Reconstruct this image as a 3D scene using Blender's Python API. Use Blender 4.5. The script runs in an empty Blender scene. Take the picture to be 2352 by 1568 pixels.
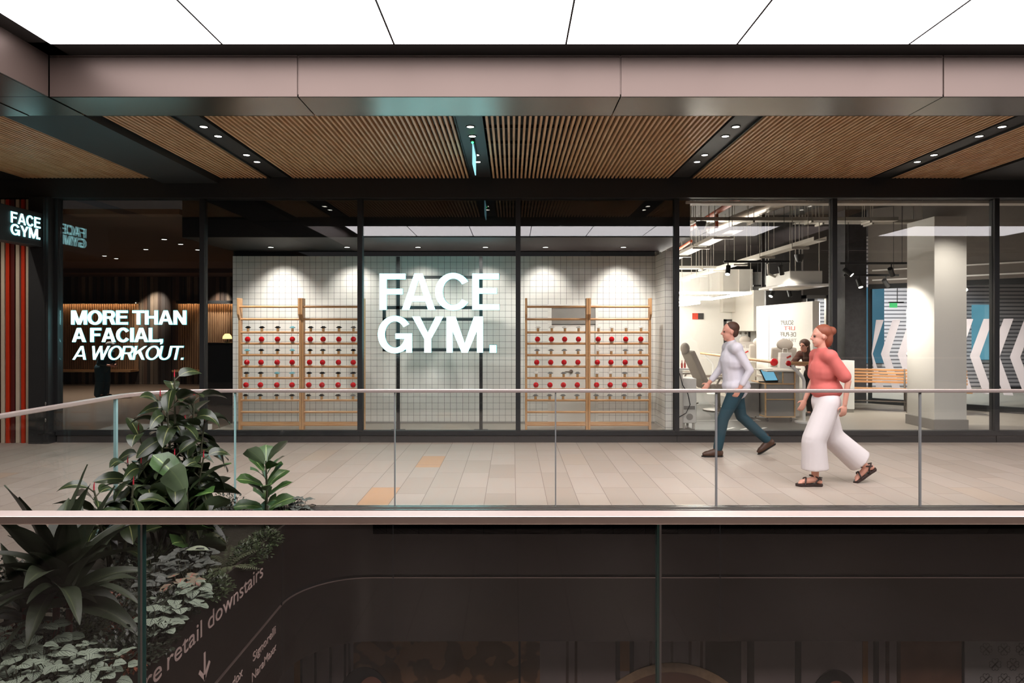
import bpy, bmesh, math, random
from mathutils import Vector, Matrix, Quaternion

# ------------------------------------------------------------------ camera, world, exposure
scene = bpy.context.scene
COL = scene.collection
EYE, F = 1.674, 1568.0                       # eye height (m), focal length in pixels of the 2352 x 1568 frame
cam_data = bpy.data.cameras.new('camera')
cam_data.sensor_width = 36.0
cam_data.lens = F / 2352.0 * 36.0
cam_data.shift_y = -27.0 / 2352.0
cam_data.clip_start = 0.05
cam_data.clip_end = 200
cam = bpy.data.objects.new('camera', cam_data)
cam.location = (0, 0, EYE)
cam.rotation_euler = (math.radians(90), 0, 0)
COL.objects.link(cam)
scene.camera = cam
scene.view_settings.view_transform = 'Standard'
scene.view_settings.look = 'None'
scene.view_settings.gamma = 1.0
scene.view_settings.exposure = 0.0
scene.view_settings.use_curve_mapping = False
world = bpy.data.worlds.new('world')
scene.world = world
world.use_nodes = True
world.node_tree.nodes['Background'].inputs[0].default_value = (0.75, 0.72, 0.74, 1)
world.node_tree.nodes['Background'].inputs[1].default_value = 0.02
cy = scene.cycles
cy.max_bounces = 7; cy.diffuse_bounces = 3; cy.glossy_bounces = 4; cy.transmission_bounces = 4
cy.transparent_max_bounces = 28
cy.caustics_reflective = False; cy.caustics_refractive = False
cy.sample_clamp_indirect = 6.0
PANEL_E = 7.0                                # luminous ceiling
SPOT_WALK, SPOT_SHOP = 30.0, 150.0

# ------------------------------------------------------------------ helpers
def at(px, py, Y):
    """the point at depth Y that the photograph shows at pixel (px, py)"""
    return Vector(((px - 1176.0) / F * Y, Y, EYE - (py - 757.0) / F * Y))
def gx(px, Y): return (px - 1176.0) / F * Y
def gz(py, Y): return EYE - (py - 757.0) / F * Y
def ground(px, py, z=0.0):
    Y = (EYE - z) * F / (py - 757.0)
    return Vector(((px - 1176.0) / F * Y, Y, z))
def s2l(c):
    return tuple((x / 12.92 if x <= 0.04045 else ((x + 0.055) / 1.055) ** 2.4) for x in c)
def hexc(h):
    h = h.lstrip('#'); return s2l([int(h[i:i + 2], 16) / 255 for i in (0, 2, 4)])

class MB:
    """collects shapes and links them as ONE mesh object"""
    def __init__(s): s.v = []; s.f = []; s.uv = []; s.mi = []; s.m = 0
    def add(s, vs, fs, uvs=None):
        n = len(s.v)
        s.v += [tuple(p) for p in vs]
        s.uv += list(uvs) if uvs else [(0, 0)] * len(vs)
        s.f += [tuple(i + n for i in f) for f in fs]; s.mi += [s.m] * len(fs)
        return s
    def box(s, x0, x1, y0, y1, z0, z1):
        x0, x1 = min(x0, x1), max(x0, x1); y0, y1 = min(y0, y1), max(y0, y1); z0, z1 = min(z0, z1), max(z0, z1)
        v = [(x, y, z) for x in (x0, x1) for y in (y0, y1) for z in (z0, z1)]
        return s.add(v, [(0, 1, 3, 2), (4, 6, 7, 5), (0, 4, 5, 1), (2, 3, 7, 6), (0, 2, 6, 4), (1, 5, 7, 3)])
    def obox(s, c, ax, ay, az):
        c, ax, ay, az = map(Vector, (c, ax, ay, az))
        v = [c + ax * i + ay * j + az * k for i in (-1, 1) for j in (-1, 1) for k in (-1, 1)]
        return s.add(v, [(0, 1, 3, 2), (4, 6, 7, 5), (0, 4, 5, 1), (2, 3, 7, 6), (0, 2, 6, 4), (1, 5, 7, 3)])
    def tube(s, pts, r, n=10, caps=True):
        pts = [Vector(p) for p in pts]
        rs = list(r) if isinstance(r, (list, tuple)) else [r] * len(pts)
        ref = None; vs = []; fs = []
        for i, p in enumerate(pts):
            t = (pts[min(i + 1, len(pts) - 1)] - pts[max(i - 1, 0)]).normalized()
            if ref is None:
                ref = Vector((0, 0, 1)) if abs(t.z) < 0.9 else Vector((1, 0, 0))
            a = t.cross(ref).normalized(); b = a.cross(t).normalized(); ref = b
            for k in range(n):
                th = 2 * math.pi * k / n
                vs.append(p + (a * math.cos(th) + b * math.sin(th)) * rs[i])
        for i in range(len(pts) - 1):
            for k in range(n):
                fs.append((i * n + k, i * n + (k + 1) % n, (i + 1) * n + (k + 1) % n, (i + 1) * n + k))
        if caps:
            fs.append(tuple(range(n))[::-1]); fs.append(tuple((len(pts) - 1) * n + k for k in range(n)))
        return s.add(vs, fs)
    def ell(s, c, rx, ry, rz, n=14, m=8, rot=None):
        c = Vector(c); vs = []; fs = []
        for i in range(m + 1):
            ph = math.pi * i / m
            for k in range(n):
                th = 2 * math.pi * k / n
                p = Vector((rx * math.sin(ph) * math.cos(th), ry * math.sin(ph) * math.sin(th), rz * math.cos(ph)))
                if rot: p = rot @ p
                vs.append(c + p)
        for i in range(m):
            for k in range(n):
                q = (i * n + k, (i + 1) * n + k, (i + 1) * n + (k + 1) % n, i * n + (k + 1) % n)
                if i == 0: q = (q[0], q[1], q[2])
                elif i == m - 1: q = (q[0], q[1], q[3])
                fs.append(q)
        return s.add(vs, fs)
    def lathe(s, prof, c=(0, 0, 0), n=20):
        c = Vector(c); vs = []; fs = []
        for r, z in prof:
            for k in range(n):
                th = 2 * math.pi * k / n
                vs.append(c + Vector((r * math.cos(th), r * math.sin(th), z)))
        for i in range(len(prof) - 1):
            for k in range(n):
                fs.append((i * n + k, i * n + (k + 1) % n, (i + 1) * n + (k + 1) % n, (i + 1) * n + k))
        fs.append(tuple(range(n))[::-1]); fs.append(tuple((len(prof) - 1) * n + k for k in range(n)))
        return s.add(vs, fs)
    def prism(s, poly, fn, d0, d1):
        """poly of (a, b); fn(a, b, d) -> point; extruded from d0 to d1"""
        n = len(poly)
        vs = [fn(a, b, d0) for a, b in poly] + [fn(a, b, d1) for a, b in poly]
        fs = [tuple(range(n)), tuple(range(2 * n - 1, n - 1, -1))]
        fs += [(i, i + n, (i + 1) % n + n, (i + 1) % n) for i in range(n)]
        return s.add(vs, fs)
    def leaf(s, base, d, L, W, up=(0, 0, 1), bend=0.5, fold=0.25, shape='ell', n=7, wav=0.0, twist=0.0):
        base = Vector(base); d = Vector(d).normalized(); up = Vector(up)
        side = d.cross(up)
        if side.length < 1e-3: side = d.cross(Vector((1, 0, 0.2)))
        side.normalize(); nrm = side.cross(d).normalized()
        if twist:
            q = Quaternion(d, twist); side = q @ side; nrm = q @ nrm
        prof = {'ell': lambda t: math.sin(math.pi * min(1, max(0, t)) ** 0.9) ** 0.75,
                'obo': lambda t: (0.25 + 0.75 * t ** 0.9) * max(0.0, 1 - t ** 5) ** 0.5 * min(1, t * 6 + 0.05),
                'lan': lambda t: (math.sin(math.pi * (0.06 + 0.94 * t) ** 0.8) ** 0.9),
                'gra': lambda t: (1 - t) ** 0.6,
                'hrt': lambda t: math.sin(math.pi * (0.12 + 0.88 * t) ** 0.62) ** 0.6}[shape]
        vs = []; uv = []; fs = []; p = base.copy(); dd = d.copy(); ph = random.random() * 6
        for i in range(n + 1):
            t = i / n
            w = W * 0.5 * max(0.02, prof(t))
            nn = side.cross(dd).normalized()
            for sgn in (-1, -0.5, 0, 0.5, 1):
                wv = wav * math.sin(ph + t * 11 + sgn * 2) * abs(sgn) * W
                vs.append(p + side * (sgn * w) + nn * (fold * abs(sgn) * w + wv)); uv.append((t, sgn * 0.5 + 0.5))
            dd = (dd + Vector((0, 0, -1)) * (bend / n)).normalized()
            p = p + dd * (L / n)
        for i in range(n):
            for k in range(4):
                a = i * 5 + k
                fs.append((a, a + 1, a + 6, a + 5))
        return s.add(vs, fs, uv)
    def xf(s, M, start=0):
        for i in range(start, len(s.v)): s.v[i] = tuple(M @ Vector(s.v[i]))
        return s
    def build(s, name, mat, parent=None, smooth=None, bevel=0.0, loc=None):
        me = bpy.data.meshes.new(name)
        me.from_pydata(s.v, [], s.f)
        if any(u != (0, 0) for u in s.uv):
            l = me.uv_layers.new(name='uv')
            idx = [0] * len(me.loops); me.loops.foreach_get('vertex_index', idx)
            flat = [c for i in idx for c in s.uv[i]]
            l.data.foreach_set('uv', flat)
        for m in (mat if isinstance(mat, (list, tuple)) else [mat]): me.materials.append(m)
        if any(s.mi): me.polygons.foreach_set('material_index', s.mi)
        bm = bmesh.new(); bm.from_mesh(me)
        if not any(u != (0, 0) for u in s.uv): bmesh.ops.recalc_face_normals(bm, faces=bm.faces)
        bm.to_mesh(me); bm.free()
        if smooth is not None:
            me.polygons.foreach_set('use_smooth', [True] * len(me.polygons))
            me.set_sharp_from_angle(angle=math.radians(smooth))
        me.update()
        o = bpy.data.objects.new(name, me); COL.objects.link(o)
        if parent is not None: o.parent = parent
        if loc is not None: o.location = loc
        if bevel:
            b = o.modifiers.new('bevel', 'BEVEL'); b.width = bevel; b.segments = 2; b.limit_method = 'ANGLE'
        return o

def tag(o, label, cat=None, group=None, kind=None):
    o['label'] = label
    if cat: o['category'] = cat
    if group: o['group'] = group
    if kind: o['kind'] = kind
    return o
def thing(name, label, cat, loc=(0, 0, 0), rz=0.0, group=None, kind=None):
    o = bpy.data.objects.new(name, None); COL.objects.link(o)
    o.empty_display_size = 0.1
    o.location = loc; o.rotation_euler = (0, 0, rz)
    return tag(o, label, cat, group, kind)
def struct(mb, name, mat, label, cat, **k):
    return tag(mb.build(name, mat, **k), label, cat, None, 'structure')
def kids(o): return [c for c in COL.objects if c.parent is o]
def dup(root, loc, rz=0.0, label=None, group=None, chmap=None):
    """a copy of a thing with copies of its parts and their sub-parts"""
    r = root.copy(); COL.objects.link(r); r.location = loc; r.rotation_euler = (0, 0, rz)
    if label: r['label'] = label
    if group: r['group'] = group
    for ch in CH[root.name]:
        c = ch.copy(); COL.objects.link(c); c.parent = r
        if chmap and ch.name in chmap: c.data = chmap[ch.name]
        for g in CH.get(ch.name, []):
            d = g.copy(); COL.objects.link(d); d.parent = c
    return r
CH = {}
def proto(root):
    """remember the parts of a thing that will be copied"""
    CH[root.name] = kids(root)
    for c in CH[root.name]: CH[c.name] = kids(c)
    return root
ORD = ['first', 'second', 'third', 'fourth', 'fifth', 'sixth', 'seventh', 'eighth', 'ninth', 'tenth']

# ------------------------------------------------------------------ materials
class NT:
    def __init__(s, name):
        s.m = bpy.data.materials.new(name); s.m.use_nodes = True
        s.t = s.m.node_tree; s.t.nodes.clear()
        s.out = s.t.nodes.new('ShaderNodeOutputMaterial')
    def n(s, typ, props=None, **ins):
        nd = s.t.nodes.new('ShaderNode' + typ)
        for k, v in (props or {}).items(): setattr(nd, k, v)
        for k, v in ins.items(): s.set(nd, k, v)
        return nd
    def set(s, nd, k, v):
        if isinstance(k, str) and k.startswith('i') and k[1:].isdigit(): sock = nd.inputs[int(k[1:])]
        else: sock = nd.inputs[k.replace('_', ' ')]
        if isinstance(v, bpy.types.NodeSocket): s.t.links.new(v, sock)
        elif isinstance(v, bpy.types.Node): s.t.links.new(v.outputs[0], sock)
        else:
            if isinstance(v, (tuple, list)) and len(v) == 3 and sock.type == 'RGBA': v = (*v, 1)
            sock.default_value = v
    def math(s, op, a, b=0.0, c=0.0):
        return s.n('Math', {'operation': op}, i0=a, i1=b, i2=c).outputs[0]
    def mix(s, fac, a, b):
        nd = s.n('Mix', {'data_type': 'RGBA'})
        for i, v in ((0, fac), (6, a), (7, b)): s.set(nd, f'i{i}', v)
        return nd.outputs[2]
    def obj(s): return s.n('TexCoord').outputs['Object']
    def surf(s, nd): s.t.links.new(nd.outputs[0], s.out.inputs[0]); return s.m
    def bsdf(s, col, rough=0.5, metal=0.0, spec=0.5, **k):
        b = s.n('BsdfPrincipled')
        s.set(b, 'Base Color', col); s.set(b, 'Roughness', rough); s.set(b, 'Metallic', metal); s.set(b, 'Specular IOR Level', spec)
        for kk, v in k.items(): s.set(b, kk, v)
        return b
def pm(name, col, rough=0.5, metal=0.0, var=0.08, scale=6.0, bump=0.0, spec=0.5, stretch=(1, 1, 1), **k):
    """plain procedural material: colour varied by noise in object space"""
    t = NT(name); c = hexc(col) if isinstance(col, str) else col
    mp = t.n('Mapping', None, Vector=t.obj(), Scale=stretch)
    nz = t.n('TexNoise', None, Vector=mp, Scale=scale, Detail=4.0, Roughness=0.6)
    lo = tuple(max(0, x * (1 - var)) for x in c); hi = tuple(min(1, x * (1 + var)) for x in c)
    b = t.bsdf(t.mix(nz.outputs['Fac'], lo, hi), rough, metal, spec, **k)
    if bump: t.set(b, 'Normal', t.n('Bump', None, Height=nz.outputs['Fac'], Strength=bump, Distance=0.01))
    return t.surf(b)
def emit(name, col, e, var=0.02):
    t = NT(name)
    nz = t.n('TexNoise', None, Vector=t.obj(), Scale=1.2)
    c = hexc(col) if isinstance(col, str) else col
    em = t.n('Emission', None, Color=t.mix(nz.outputs['Fac'], tuple(x * (1 - var) for x in c), c), Strength=e)
    return t.surf(em)
def glass(name, tint=(1, 1, 1), ior=1.45, haze=0.0):
    t = NT(name)
    nz = t.n('TexNoise', None, Vector=t.obj(), Scale=2.0)
    tr = t.n('BsdfTransparent', None, Color=t.mix(nz.outputs['Fac'], tuple(x * 0.99 for x in tint), tint))
    gl = t.n('BsdfGlossy', None, Color=(1, 1, 1, 1), Roughness=0.0)
    # reflectance by angle of view, the same on both sides of the sheet
    g = t.n('NewGeometry')
    dt = t.n('VectorMath', {'operation': 'DOT_PRODUCT'}, i0=g.outputs['Normal'], i1=g.outputs['Incoming']).outputs['Value']
    f0 = ((ior - 1) / (ior + 1)) ** 2
    p5 = t.math('POWER', t.math('SUBTRACT', 1.0, t.math('ABSOLUTE', dt)), 5.0)
    fr = t.math('MULTIPLY_ADD', p5, 1.0 - f0, f0)
    return t.surf(t.n('MixShader', None, i0=fr, i1=tr, i2=gl))
def wood(name, c1, c2, scale=1.0, axis=2, rough=0.45, var=0.5):
    t = NT(name)
    st = [9, 9, 9]; st[axis] = 0.8
    mp = t.n('Mapping', None, Vector=t.obj(), Scale=tuple(x * scale for x in st))
    nz = t.n('TexNoise', None, Vector=mp, Scale=4.0, Detail=5.0, Roughness=0.65)
    r = t.n('ValToRGB', None, Fac=nz.outputs['Fac'])
    r.color_ramp.elements[0].position = 0.3; r.color_ramp.elements[0].color = (*hexc(c1), 1)
    r.color_ramp.elements[1].position = 0.7; r.color_ramp.elements[1].color = (*hexc(c2), 1)
    return t.surf(t.bsdf(r.outputs[0], rough))

M = {}
M['black'] = pm('black_metal', '#2e2e2e', 0.5, 0.0, spec=0.3)
M['blackgloss'] = pm('black_gloss', '#151515', 0.25, 0.0)
M['frame'] = pm('storefront_black_frame', '#2a2b2c', 0.6, 0.0, spec=0.25)
M['plinth'] = pm('plinth_grey', '#4a4644', 0.5, 0.2, spec=0.35)
M['fascia'] = pm('fascia_bronze', '#61534d', 0.42, 0.5, var=0.05, scale=1.5, spec=0.4)
M['soffit'] = pm('soffit_bronze', '#6e675f', 0.27, 0.9, var=0.05, scale=2)
M['voidwall'] = pm('void_bronze', '#322b27', 0.38, 0.3, var=0.12, scale=1.2, spec=0.35)
M['voidlip_lit'] = pm('void_lip_lit', '#8d7a72', 0.4, 0.6)
M['rail'] = pm('rail_bronze', '#d2c0b8', 0.36, 0.7, var=0.05, scale=30, stretch=(0.1, 1, 1))
M['steel'] = pm('brushed_steel', '#9a958f', 0.3, 0.9)
M['white'] = pm('white_paint', '#e6e2da', 0.55, var=0.03)
M['whitegloss'] = pm('white_gloss', '#f0eeea', 0.2, var=0.02)
M['offwhite'] = pm('off_white', '#cfc9bf', 0.6, var=0.05)
M['greyskirt'] = pm('grey_skirting', '#8f8a84', 0.6)
M['greyfab'] = pm('grey_upholstery', '#b4aaa0', 0.7, var=0.08, scale=40)
M['darkgrey'] = pm('dark_grey', '#333130', 0.6)
M['studio_floor'] = pm('studio_rubber', '#55524e', 0.5, var=0.2, scale=40)
M['light_floor'] = pm('screed_floor', '#a39a8e', 0.45, var=0.08, scale=3)
M['line'] = pm('white_line', '#e8e6e0', 0.6)
M['red'] = pm('red_ball', '#d3101c', 0.12, var=0.05)
M['redpaint'] = pm('red_fin', '#c8330f', 0.5)
M['maroon'] = pm('maroon_fin', '#5a1a16', 0.5)
M['cream'] = pm('cream_fin', '#c9b8a0', 0.5)
M['beech'] = wood('beech', '#c98d59', '#deb283', 1.0, 2, 0.4)
M['beechx'] = wood('beech_rung', '#c98d59', '#deb283', 1.0, 0, 0.35)
M['cork'] = wood('peg_wood', '#b98650', '#d3a878', 4.0, 0, 0.6)
M['slat'] = wood('slat_oak', '#c28f5f', '#e6c197', 0.7, 1, 0.5)
M['bench'] = wood('bench_timber', '#a8764a', '#cfa274', 0.8, 0, 0.5)
M['ply'] = wood('plywood_edge', '#c99a66', '#e2bd8d', 1, 0, 0.5)
M['glass'] = glass('shop_glass', (0.97, 0.975, 0.97), 1.5)
M['glass_far'] = glass('balustrade_glass', (0.985, 0.995, 0.99), 1.35)
M['glass_near'] = glass('near_balustrade_glass', (0.73, 0.715, 0.71), 1.3)
M['glass_edge'] = pm('glass_edge_green', '#1f4f49', 0.15, 0.0, spec=0.6)
M['glass_edge_lit'] = pm('glass_edge_aqua', '#9fc9c8', 0.15, 0.0, spec=0.6)
M['gap'] = pm('joint_silicone', '#7d7b7a', 0.4)
M['panel'] = emit('luminous_ceiling', (1.0, 0.945, 0.97), PANEL_E)
M['lamp'] = emit('downlight_lens', (1.0, 0.93, 0.82), 14.0)
M['led_white'] = emit('led_white', (1.0, 0.95, 0.87), 52.0)
M['led_warm'] = emit('led_warm', (1.0, 0.66, 0.36), 30.0)
M['neon'] = emit('sign_white', (0.45, 0.96, 1.0), 5.0)
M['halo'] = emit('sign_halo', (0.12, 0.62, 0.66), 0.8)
M['cyan_plate'] = emit('exit_plate', (0.35, 0.8, 0.92), 1.3)
M['green_led'] = emit('green_led', (0.02, 1.0, 0.12), 14.0)
M['lips_black'] = pm('lips_black', '#171514', 0.2)
M['lips_blue'] = pm('lips_blue', '#8fd3de', 0.2)  # dark lips whose cyan reflection is put into the colour
M['lips_white'] = pm('lips_white', '#f4efe6', 0.3)
M['lips_grey'] = pm('lips_grey', '#8d8a86', 0.3)
M['skin'] = pm('skin', '#d79b86', 0.5, var=0.05)
M['acrylic'] = pm('clear_stand', '#e6c8ae', 0.2)
M['lettering'] = pm('pale_lettering', '#c9b0a6', 0.5)
M['darkletter'] = pm('dark_lettering', '#2e2a28', 0.5)
M['redletter'] = pm('red_lettering', '#c23a34', 0.5)
M['galv'] = pm('galvanised', '#c9c4ba', 0.4, 0.5, var=0.12, scale=20)
M['duct'] = pm('duct_silver', '#b9b2a8', 0.3, 0.85, var=0.15, scale=30, bump=0.3)
M['orange'] = pm('orange_pipe', '#c9562a', 0.45)
M['displayceil'] = pm('display_ceiling', '#161616', 0.6, spec=0.2)
M['darkceil'] = pm('dark_ceiling', '#2a2622', 0.8, var=0.2)
M['soil'] = pm('soil', '#2e2a1c', 0.9, var=0.6, scale=60, bump=1.0)

def tile_mat(name, ax):
    t = NT(name)
    sp = t.n('SeparateXYZ', None, Vector=t.obj())
    cb = t.n('CombineXYZ', None, X=sp.outputs[ax], Y=sp.outputs[2])
    br = t.n('TexBrick', {'offset': 0.0, 'squash': 1.0}, Vector=cb, Color1=hexc('#f2eee7'), Color2=hexc('#ece8e0'), Mortar=hexc('#4a443e'),
             Scale=1.0, Mortar_Size=0.0026, Mortar_Smooth=0.3, Bias=0.0, Brick_Width=0.1093, Row_Height=0.1093)
    b = t.bsdf(br.outputs['Color'], 0.35)
    return t.surf(b)
M['tile_x'] = tile_mat('white_tile', 0)
M['tile_y'] = tile_mat('white_tile_return', 1)

def floor_mat():
    t = NT('limestone_paving')
    sp = t.n('SeparateXYZ', None, Vector=t.obj())
    xo = t.math('ADD', sp.outputs[0], -0.037 + 30.5)
    cb = t.n('CombineXYZ', None, X=t.math('ADD', sp.outputs[1], 30.0 - 6.5 + 0.0), Y=xo)
    br = t.n('TexBrick', {'offset': 0.37, 'offset_frequency': 3, 'squash': 1.0}, Vector=cb, Color1=(0, 0, 0), Color2=(1, 1, 1), Mortar=(0.5, 0.5, 0.5),
             Scale=1.0, Mortar_Size=0.003, Mortar_Smooth=0.2, Bias=0.0, Brick_Width=0.75, Row_Height=0.305)
    r = t.n('ValToRGB', None, Fac=br.outputs['Color'])
    els = [(0.0, '#ada094'), (0.35, '#b6a99e'), (0.65, '#aa9c90'), (0.9, '#b9aca1'), (0.99, '#b6a697'), (1.0, '#b79c86')]
    cr = r.color_ramp
    while len(cr.elements) < len(els): cr.elements.new(0.5)
    for e, (p, c) in zip(cr.elements, els): e.position = p; e.color = (*hexc(c), 1)
    col = r.outputs[0]
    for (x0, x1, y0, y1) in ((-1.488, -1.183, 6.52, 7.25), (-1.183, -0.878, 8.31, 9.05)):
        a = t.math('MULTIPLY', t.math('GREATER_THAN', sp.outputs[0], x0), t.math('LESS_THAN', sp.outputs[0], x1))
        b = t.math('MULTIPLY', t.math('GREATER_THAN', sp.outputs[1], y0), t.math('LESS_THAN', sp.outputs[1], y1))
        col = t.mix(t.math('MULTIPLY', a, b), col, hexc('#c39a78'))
    n1 = t.n('TexNoise', None, Vector=t.n('Mapping', None, Vector=t.obj(), Scale=(5, 1.2, 1)), Scale=2.2, Detail=6.0, Roughness=0.7)
    n2 = t.n('TexNoise', None, Vector=t.n('Mapping', None, Vector=t.obj(), Scale=(1.0, 4.0, 1)), Scale=9.0, Detail=4.0, Roughness=0.7)
    f1 = t.n('MapRange', None, Value=n1.outputs['Fac'], From_Min=0.35, From_Max=0.75)
    col = t.mix(t.math('MULTIPLY', f1.outputs[0], 0.35), col, hexc('#b59a88'))
    f2 = t.n('MapRange', None, Value=n2.outputs['Fac'], From_Min=0.6, From_Max=0.8)
    col = t.mix(t.math('MULTIPLY', f2.outputs[0], 0.3), col, hexc('#94826f'))
    col = t.mix(t.math('MULTIPLY', br.outputs['Fac'], 0.85), col, hexc('#74645a'))
    return t.surf(t.bsdf(col, 0.55, spec=0.3))
M['floor'] = floor_mat()

def leaf_mat(name, top, under, vein, kind='pin', rough=0.35, mid=None, veinw=0.5, mott=0.0):
    """two-sided leaf: upper face, paler under face, veins drawn from the blade's own coordinates"""
    t = NT(name)
    uv = t.n('TexCoord').outputs['UV']
    sp = t.n('SeparateXYZ', None, Vector=uv)
    u = sp.outputs[0]; v = t.math('ABSOLUTE', t.math('SUBTRACT', sp.outputs[1], 0.5))
    midm = t.math('LESS_THAN', v, 0.03)
    ph = t.math('SUBTRACT', u, t.math('MULTIPLY', v, 0.7 if kind == 'pin' else 1.3))
    k = 9.0 if kind == 'pin' else 4.5
    fr = t.math('FRACT', t.math('MULTIPLY', ph, k))
    sv = t.math('LESS_THAN', fr, 0.13 if kind == 'pin' else 0.2)
    nz = t.n('TexNoise', None, Vector=t.obj(), Scale=14.0, Detail=3.0)
    tc = hexc(top); lo = tuple(x * 0.6 for x in tc); hi = tuple(min(1, x * 1.35) for x in tc)
    c = t.mix(nz.outputs['Fac'], lo, hi)
    if mott:
        vz = t.n('TexVoronoi', None, Vector=t.obj(), Scale=70.0)
        c = t.mix(t.math('MULTIPLY', t.math('GREATER_THAN', vz.outputs['Distance'], 0.35), mott), c, hexc(vein))
    c = t.mix(t.math('MULTIPLY', sv, veinw), c, hexc(vein))
    c = t.mix(midm, c, hexc(mid or vein))
    geo = t.n('NewGeometry')
    c = t.mix(t.math('MULTIPLY', geo.outputs['Backfacing'], 0.8), c, hexc(under))
    return t.surf(t.bsdf(c, rough, spec=0.45))
M['rubber'] = leaf_mat('rubber_leaf', '#242f1a', '#5a6150', '#38462a', veinw=0.25, mid='#6b6f45', rough=0.28)
M['fiddle'] = leaf_mat('fiddle_leaf', '#355224', '#6f7d62', '#22381a', kind='pin', veinw=0.55, mid='#7d9455', rough=0.35)
M['cordy'] = leaf_mat('cordyline_leaf', '#2a3320', '#3a4230', '#36402b', veinw=0.12, mid='#434c30', rough=0.5)
M['brunn'] = leaf_mat('silver_leaf', '#7f8c79', '#3f4a38', '#1f2c1f', kind='pal', veinw=0.95, mid='#18241a', rough=0.6)
M['heuch'] = leaf_mat('mottled_leaf', '#3c403a', '#2a2d27', '#6b7068', kind='pal', veinw=0.2, mid='#2a2e28', rough=0.5, mott=0.45)
M['calad'] = leaf_mat('red_veined_leaf', '#6f7a64', '#3f4a38', '#a83b3c', kind='pal', veinw=0.8, mid='#b53036', rough=0.5)
M['grass_lf'] = leaf_mat('grass_blade', '#5d6645', '#5d6645', '#8a8e6a', veinw=0.1, mid='#9a9c78')
M['grass_dk'] = leaf_mat('dark_grass_blade', '#2f3726', '#2f3726', '#434b35', veinw=0.1)
M['small_lf'] = leaf_mat('small_leaf', '#3c482e', '#2c3524', '#5d6a48', veinw=0.1, rough=0.3)
M['small_dk'] = leaf_mat('small_dark_leaf', '#252b1d', '#1f2419', '#3a4230', veinw=0.1, rough=0.4)
M['rust_lf'] = leaf_mat('rust_leaf', '#7a4530', '#5a3526', '#8f5b3f', veinw=0.1)
M['fern_lf'] = leaf_mat('fern_frond', '#4c523c', '#40452f', '#62694c', veinw=0.1)
M['stem'] = pm('plant_stem', '#3a3a26', 0.7)
M['redstem'] = pm('red_stem', '#6e2a22', 0.6, var=0.4, scale=40)
M['bud'] = pm('red_bud', '#b02636', 0.4)

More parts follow.
